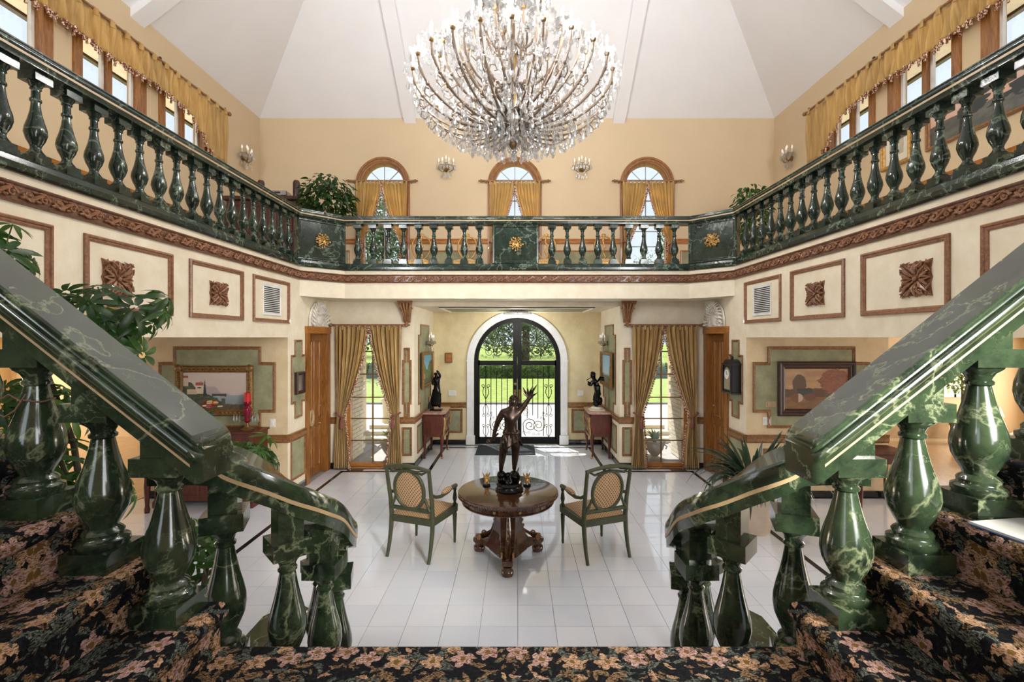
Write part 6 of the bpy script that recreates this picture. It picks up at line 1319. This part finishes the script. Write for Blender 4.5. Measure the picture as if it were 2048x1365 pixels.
# ================================================================== PLANTS
M_LEAFM = leaf_mat('mid_green_leaf', C(34, 62, 22), C(92, 132, 56))
def leaflet(L=.17, W=.03, droop=.35):
    """one folded, drooping leaflet along +x"""
    vs = []; fs = []; n = 5
    for i in range(n + 1):
        t = i / n; w_ = W * math.sin(PI * min(1, .12 + t * .88)) ** .8 if t < 1 else 0; x = L * t * (1 - .15 * droop * t); z = -droop * L * t * t
        vs += [(x, -w_, z + .22 * w_), (x, 0, z), (x, w_, z + .22 * w_)]
    for i in range(n):
        for k in range(2): fs.append((i * 3 + k, i * 3 + 3 + k, i * 3 + 4 + k, i * 3 + 1 + k))
    return vs, fs
def compound(nl, L, W, droop, mat):
    mb = MB()
    for k in range(nl):
        a = 2 * PI * k / nl + .3; vs, fs = leaflet(L * (.8 + .3 * math.sin(k * 2.3) ** 2), W, droop); R = Matrix.Rotation(a, 4, 'Z') @ Matrix.Rotation(.25, 4, 'Y')
        mb.add([R @ Vector((v[0] + .02, v[1], v[2])) for v in vs], fs)
    return mb.mesh('compound_leaf', mat, 80)
me_cl = [compound(8, .17, .020, .35, M_LEAF), compound(7, .15, .019, .55, M_LEAF), compound(8, .15, .017, .2, M_LEAFM)]
def pot(par, r, h, mat): obj('pot', MB().lathe([(r * .7, 0), (r * .75, .02), (r, h * .85), (r * 1.08, h * .86), (r * 1.08, h), (r * .95, h), (r * .9, h * .9), (0, h * .88)], 20), mat, par, 40)
M_POT = plain('glazed_pot', C(120, 84, 62), .4); M_POTC = plain('ceramic_pot', C(196, 176, 156), .4)
def schefflera(label, base, clusters, seed, ph=.35):
    pl = thing('schefflera_plant', label, 'plant', base); rnd = random.Random(seed); pot(pl, .2, ph, M_POT)
    for c, ext, n, sc_ in clusters:
        c = Vector(c) - Vector(base); mid = Vector((c.x * .35, c.y * .35, ph + (c.z - ph) * .55))
        obj('stem', MB().tube([(0, 0, ph * .8), mid, c], [.022, .016, .007], 6), M_BARK, pl, 60)
        for k in range(n):
            while True:
                d = Vector((rnd.uniform(-1, 1), rnd.uniform(-1, 1), rnd.uniform(-1, 1)))
                if d.length < 1: break
            p = c + Vector((d.x * ext[0], d.y * ext[1], d.z * ext[2])); out = Vector((d.x, d.y, .35 + .5 * d.z)).normalized()
            q = out.to_track_quat('Z', 'X').to_euler(); lf = inst('leaf', rnd.choice(me_cl[:2] + me_cl[:1] + me_cl), pl, p, q, (sc_ * rnd.uniform(.7, 1.15),) * 3)
            obj('petiole', MB().tube([c.lerp(mid, .25 * rnd.random()), (c + p) / 2 + Vector((0, 0, -.02)), p], .0035, 4), M_LEAFL, pl)
schefflera('tall umbrella-leaved schefflera behind the dim marble flight', (-2.45, 2.85, 0), [((-2.38, 2.75, 2.46), (.40, .28, .30), 30, 1.0), ((-3.0, 2.75, 2.85), (.22, .2, .2), 9, .9), ((-2.75, 2.72, 1.95), (.36, .22, .28), 20, 1.0), ((-2.55, 2.72, 1.5), (.36, .2, .28), 18, 1.0)], 3)
schefflera('low bushy schefflera beside the curved balustrade and the piano', (-2.16, 3.15, 0), [((-1.82, 3.15, 1.56), (.30, .2, .16), 20, .85), ((-2.06, 2.85, 1.05), (.32, .22, .26), 22, .9), ((-2.1, 2.9, .72), (.25, .22, .2), 12, .9)], 8, .3)
# strap-leaved plant in a pot by the wall clock side
def strap(L, lean, W=.036):
    vs = []; fs = []; n = 9
    for i in range(n + 1):
        t = i / n; a = lean * t; x = L * (math.sin(a) * t * .8 + .05 * t); z = L * t * math.cos(a * .85); w_ = W * (1 - t ** 3) * (.6 + .4 * min(1, t * 4)) + .001
        vs += [(x, -w_, z + w_ * .35), (x, 0, z), (x, w_, z + w_ * .35)]
    for i in range(n):
        for k in range(2): fs.append((i * 3 + k, i * 3 + 3 + k, i * 3 + 4 + k, i * 3 + 1 + k))
    return MB().add(vs, fs).mesh('strap_leaf', M_LEAFD, 80)
me_st = [strap(.78, .55), strap(.8, 1.15), strap(.85, 1.7), strap(.7, 2.1)]
pl = thing('strap_leaf_plant', 'dark strap-leaved plant in a pale pot beside the oak door', 'plant', (2.88, 5.75, 0)); pot(pl, .24, .5, M_POTC); rnd = random.Random(12)
for k in range(96): a = rnd.uniform(0, 2 * PI); inst('leaf', me_st[k % 4], pl, (.1 * math.cos(a), .1 * math.sin(a), .44), (0, 0, a), (rnd.uniform(.75, 1.1),) * 3)
def bush(label, base, ph, c, ext, n, seed, mat, L=.085, W=.018, trunk=True, name='ficus_tree'):
    o = thing(name, label, 'plant', base); rnd = random.Random(seed); pot(o, .2, ph, M_POT); mb = MB()
    if trunk: obj('trunk', MB().tube([(0, 0, ph * .8), (.03, .02, c[2] * .5), (0, 0, c[2])], [.03, .025, .012], 7), M_BARK, o, 60)
    vs0, fs0 = leaflet(L, W, .4)
    for k in range(n):
        d = Vector((rnd.gauss(0, 1), rnd.gauss(0, 1), rnd.gauss(0, 1))).normalized() * rnd.uniform(.35, 1.05) ** .6
        p = Vector(c) + Vector((d.x * ext[0], d.y * ext[1], d.z * ext[2])); M = Matrix.Translation(p) @ Vector((d.x + rnd.uniform(-.5, .5), d.y + rnd.uniform(-.5, .5), rnd.uniform(-.7, .2))).to_track_quat('X', 'Z').to_matrix().to_4x4() @ Matrix.Rotation(rnd.uniform(-.6, .6), 4, 'X') @ Matrix.Scale(rnd.uniform(.7, 1.2), 4)
        mb.add([M @ Vector(v) for v in vs0], fs0)
    obj('foliage', mb, mat, o, 80, kind='stuff'); return o
bush('bushy green ficus on the balcony beside the cabinet organ', (-3.50, 8.72, ZM), .35, (0, 0, 1.42), (.50, .42, .48), 900, 1, M_LEAF, .12, .027)
bush('leafy ficus on the balcony gallery across from the organ', (4.50, 9.1, ZM), .35, (0, 0, 1.25), (.36, .36, .62), 620, 2, M_LEAF, .12, .027)
bush('small leafy plant by the white window of the bright side room', (9.7, 10.3, 0), .5, (0, 0, 1.55), (.3, .3, .45), 300, 5, M_LEAFL, .09, .022)
# ================================================================== SMALL THINGS ON THE STAIRS
bk = thing('booklet', 'white booklet with blue edge lying on the carpeted step of the sunlit flight', 'booklet', (1.80, 1.60, ZL + RS * 3), .15)
obj('cover', MB().box(-.13, -.15, 0, .13, .15, .004), plain('blue_cover', C(70, 100, 150), .5), bk); obj('pages', MB().box(-.125, -.145, .004, .128, .148, .012), M_WHITE, bk)
cd = thing('tied_cord', 'thin brown cord looped round a baluster neck of the dim flight', 'cord', (-1.36 - TR * 2, 1.85, ZL + RS * 3 + .44))
obj('cord_loop', MB().tube([(.052 * math.cos(a), .052 * math.sin(a), .004 * math.sin(3 * a)) for a in [2 * PI * k / 20 for k in range(20)]], .0035, 5, closed=True), M_ROPE, cd, 60)
obj('cord_bow', MB().tube([(.0, -.054, .0), (-.03, -.075, .03), (-.075, -.07, .005), (-.08, -.072, -.04), (-.045, -.075, -.055), (-.01, -.07, -.03), (.02, -.06, .03)], .0032, 5), M_ROPE, cd, 60)
# ================================================================== OUTSIDE
struct('ground_gravel', MB().box(-3.4, DW + .2, -.1, 3.4, DB + .5, -.02), M_GRAVEL); struct('ground_drive', MB().box(-40, DB + .3, -.14, 40, 17.0, -.03), M_DRIVE)
struct('ground_lawn', MB().box(-120, 17.0, -.15, 120, 160, -.02), M_LAWN); struct('kerb_lawn', MB().box(-40, 16.85, -.1, 40, 17.02, .03), plain('grey_kerb', C(110, 110, 108), .9))
rnd = random.Random(77)
def leafcloud(mb, c, ext, n, L, rnd):
    for k in range(n):
        d = Vector((rnd.gauss(0, 1), rnd.gauss(0, 1), rnd.gauss(0, 1))).normalized() * rnd.uniform(.3, 1) ** .5; p = Vector(c) + Vector((d.x * ext[0], d.y * ext[1], d.z * ext[2])); s_ = L * rnd.uniform(.6, 1.3)
        u = Vector((rnd.uniform(-1, 1), rnd.uniform(-1, 1), rnd.uniform(-1, 1))).normalized(); w_ = u.orthogonal().normalized(); mb.add([p - u * s_, p + w_ * s_ * .5, p + u * s_, p - w_ * s_ * .5], [(0, 1, 2, 3)])
hd = thing('box_hedge', 'long clipped green hedge across the lawn beyond the driveway', 'hedge', (0, 27.5, 0)); mb = MB()
obj('hedge_core', MB().box(-16, .2, -.02, 16, 1.3, .72), M_LEAFL, hd)
for k in range(5200): x = rnd.uniform(-16, 16); top = rnd.random() < .4; p = Vector((x, rnd.uniform(.1, 1.4) if top else .15 + rnd.uniform(-.08, .1), .74 + rnd.uniform(-.05, .09) if top else rnd.uniform(0, .78))); u = Vector((rnd.uniform(-1, 1), rnd.uniform(-1, 1), rnd.uniform(-1, 1))).normalized() * .09; w_ = u.orthogonal() * .6; mb.add([p - u, p + w_, p + u, p - w_], [(0, 1, 2, 3)])
obj('foliage', mb, M_LEAFL, hd, kind='stuff')
trees = [(-9.6, 34, 15.0, 4.6, 'tall full tree beyond the hedge seen through the ficus side arched window'), (-6, 44, 11, 5.0, 'broad tree beyond the hedge seen through the first leaf of the entrance door'), (6.2, 46, 10, 5.0, 'broad shady tree beyond the hedge behind the door handles'), (12.8, 35, 15.5, 3.2, 'slim tall tree seen through the arched window farthest from the ficus'), (.6, 36, 9.5, 4.0, 'nearest leafy tree beyond the hedge behind the statue'), (-20, 43, 11, 6, 'spreading tree seen through the bay window by the piano wing'), (21, 43, 11, 6, 'spreading tree seen through the bay window by the wall clock'), (0, 62, 13, 9, 'distant wide tree closing the view behind the entrance door'), (-22, 60, 14, 9, 'distant wide tree closing the view on the piano side'), (23, 60, 14, 9, 'distant wide tree closing the view on the clock side')]
for x, y, h, r, lb in trees:
    t = thing('garden_tree', lb, 'tree', (x, y, 0), 0, 'trees beyond the hedge'); obj('trunk', MB().tube([(0, 0, 0), (.1, 0, h * .3), (0, .1, h * .7)], [.35, .26, .12], 8), M_BARK, t, 60); mb = MB()
    for k in range(12): a = rnd.uniform(0, 2 * PI); q = rnd.uniform(0, .65) * r; zc = h * rnd.uniform(.35, .86); leafcloud(mb, (q * math.cos(a), q * math.sin(a), zc), (r * .5, r * .5, h * .16), 420, .17, rnd)
    leafcloud(mb, (0, 0, h * .28), (r * 1.0, r * .8, h * .2), 1500, .17, rnd); obj('foliage', mb, M_TREE, t, kind='stuff')
ur = MB().lathe([(.10, 0), (.115, .02), (.10, .05), (.06, .07), (.075, .09), (.12, .14), (.165, .22), (.185, .30), (.18, .335), (.205, .345), (.21, .375), (.19, .375), (.17, .33), (0, .31)], 24)
M_URN = plain('cream_cast_stone', C(208, 200, 178), .8, var=.1, scale=20)
me_ag = strap(.34, .75, .03); me_ag2 = strap(.34, 1.3, .028)
for m in (me_ag, me_ag2): m.materials[0] = M_LEAFL
def urn(label, loc, sc_=1.0, ped=0):
    u = thing('garden_urn', label, 'urn', loc); obj('urn_bowl', MB().add(ur.v, ur.f).xf(Matrix.Translation((0, 0, ped))), M_URN, u, 40)
    if ped: obj('pedestal', MB().lathe([(.22, 0), (.22, .06), (.15, .1), (.12, ped * .5), (.13, ped - .06), (.17, ped)], 16), M_URN, u, 40)
    for s_ in (-1, 1): obj('urn_handle', MB().tube([(s_ * .17, -.06, ped + .3), (s_ * .215, -.08, ped + .27), (s_ * .19, -.08, ped + .22)], .014, 6), M_URN, u, 60)
    u.scale = (sc_,) * 3
    g = thing('spiky_agave', 'spiky agave in the ' + label.replace('cream stone ', '').replace('tall ', ''), 'plant', (loc[0], loc[1], loc[2] + (ped + .315) * sc_)); g.scale = (sc_,) * 3
    obj('crown_base', MB().ball((0, 0, .01), (.05, .05, .03), 8, 5), M_LEAFL, g)
    for k in range(22): a = k * 2.4; inst('leaf', me_ag if k % 3 else me_ag2, g, (.02 * math.cos(a), .02 * math.sin(a), .0), (0, 0, a), (.7 + .3 * ((k * 7) % 5) / 4,) * 3)
urn('cream stone urn outside the bay window by the piano wing', (-2.46, 9.2, -.02)); urn('cream stone urn outside the bay window by the wall clock', (2.68, 9.2, -.02))
urn('tall pedestal urn by the drive on the piano side', (-3.25, 12.1, -.03), 1.5, .55); urn('tall pedestal urn by the drive on the clock side', (3.15, 12.4, -.03), 1.5, .55)
for s, lb in ((-1, 'left'), (1, 'right')):
    w_ = struct('wall_brick_' + lb, MB().box(min(s * 3.17, s * 3.5), DW + .2, -.1, max(s * 3.17, s * 3.5), 9.72, 3.0), M_GROUT)
    me = MB().box(-.012, -.12, -.036, .012, .12, .036).mesh('brick', M_BRICK)
    for j in range(37):
        for k in range(4):
            d = 8.82 + .25 * k + (.125 if j % 2 else 0)
            if d < 9.72: inst('brick', me, w_, (s * 3.162, d, .04 + .081 * j))
    for k in range(3): struct('step_stone_%d' % (k + (1 if s < 0 else 4)), MB().box(min(s * 1.95, s * 3.5), 10.55 + .32 * k, -.03, max(s * 1.95, s * 3.5), 10.85 + .32 * k, .10 + .09 * k), M_URN)
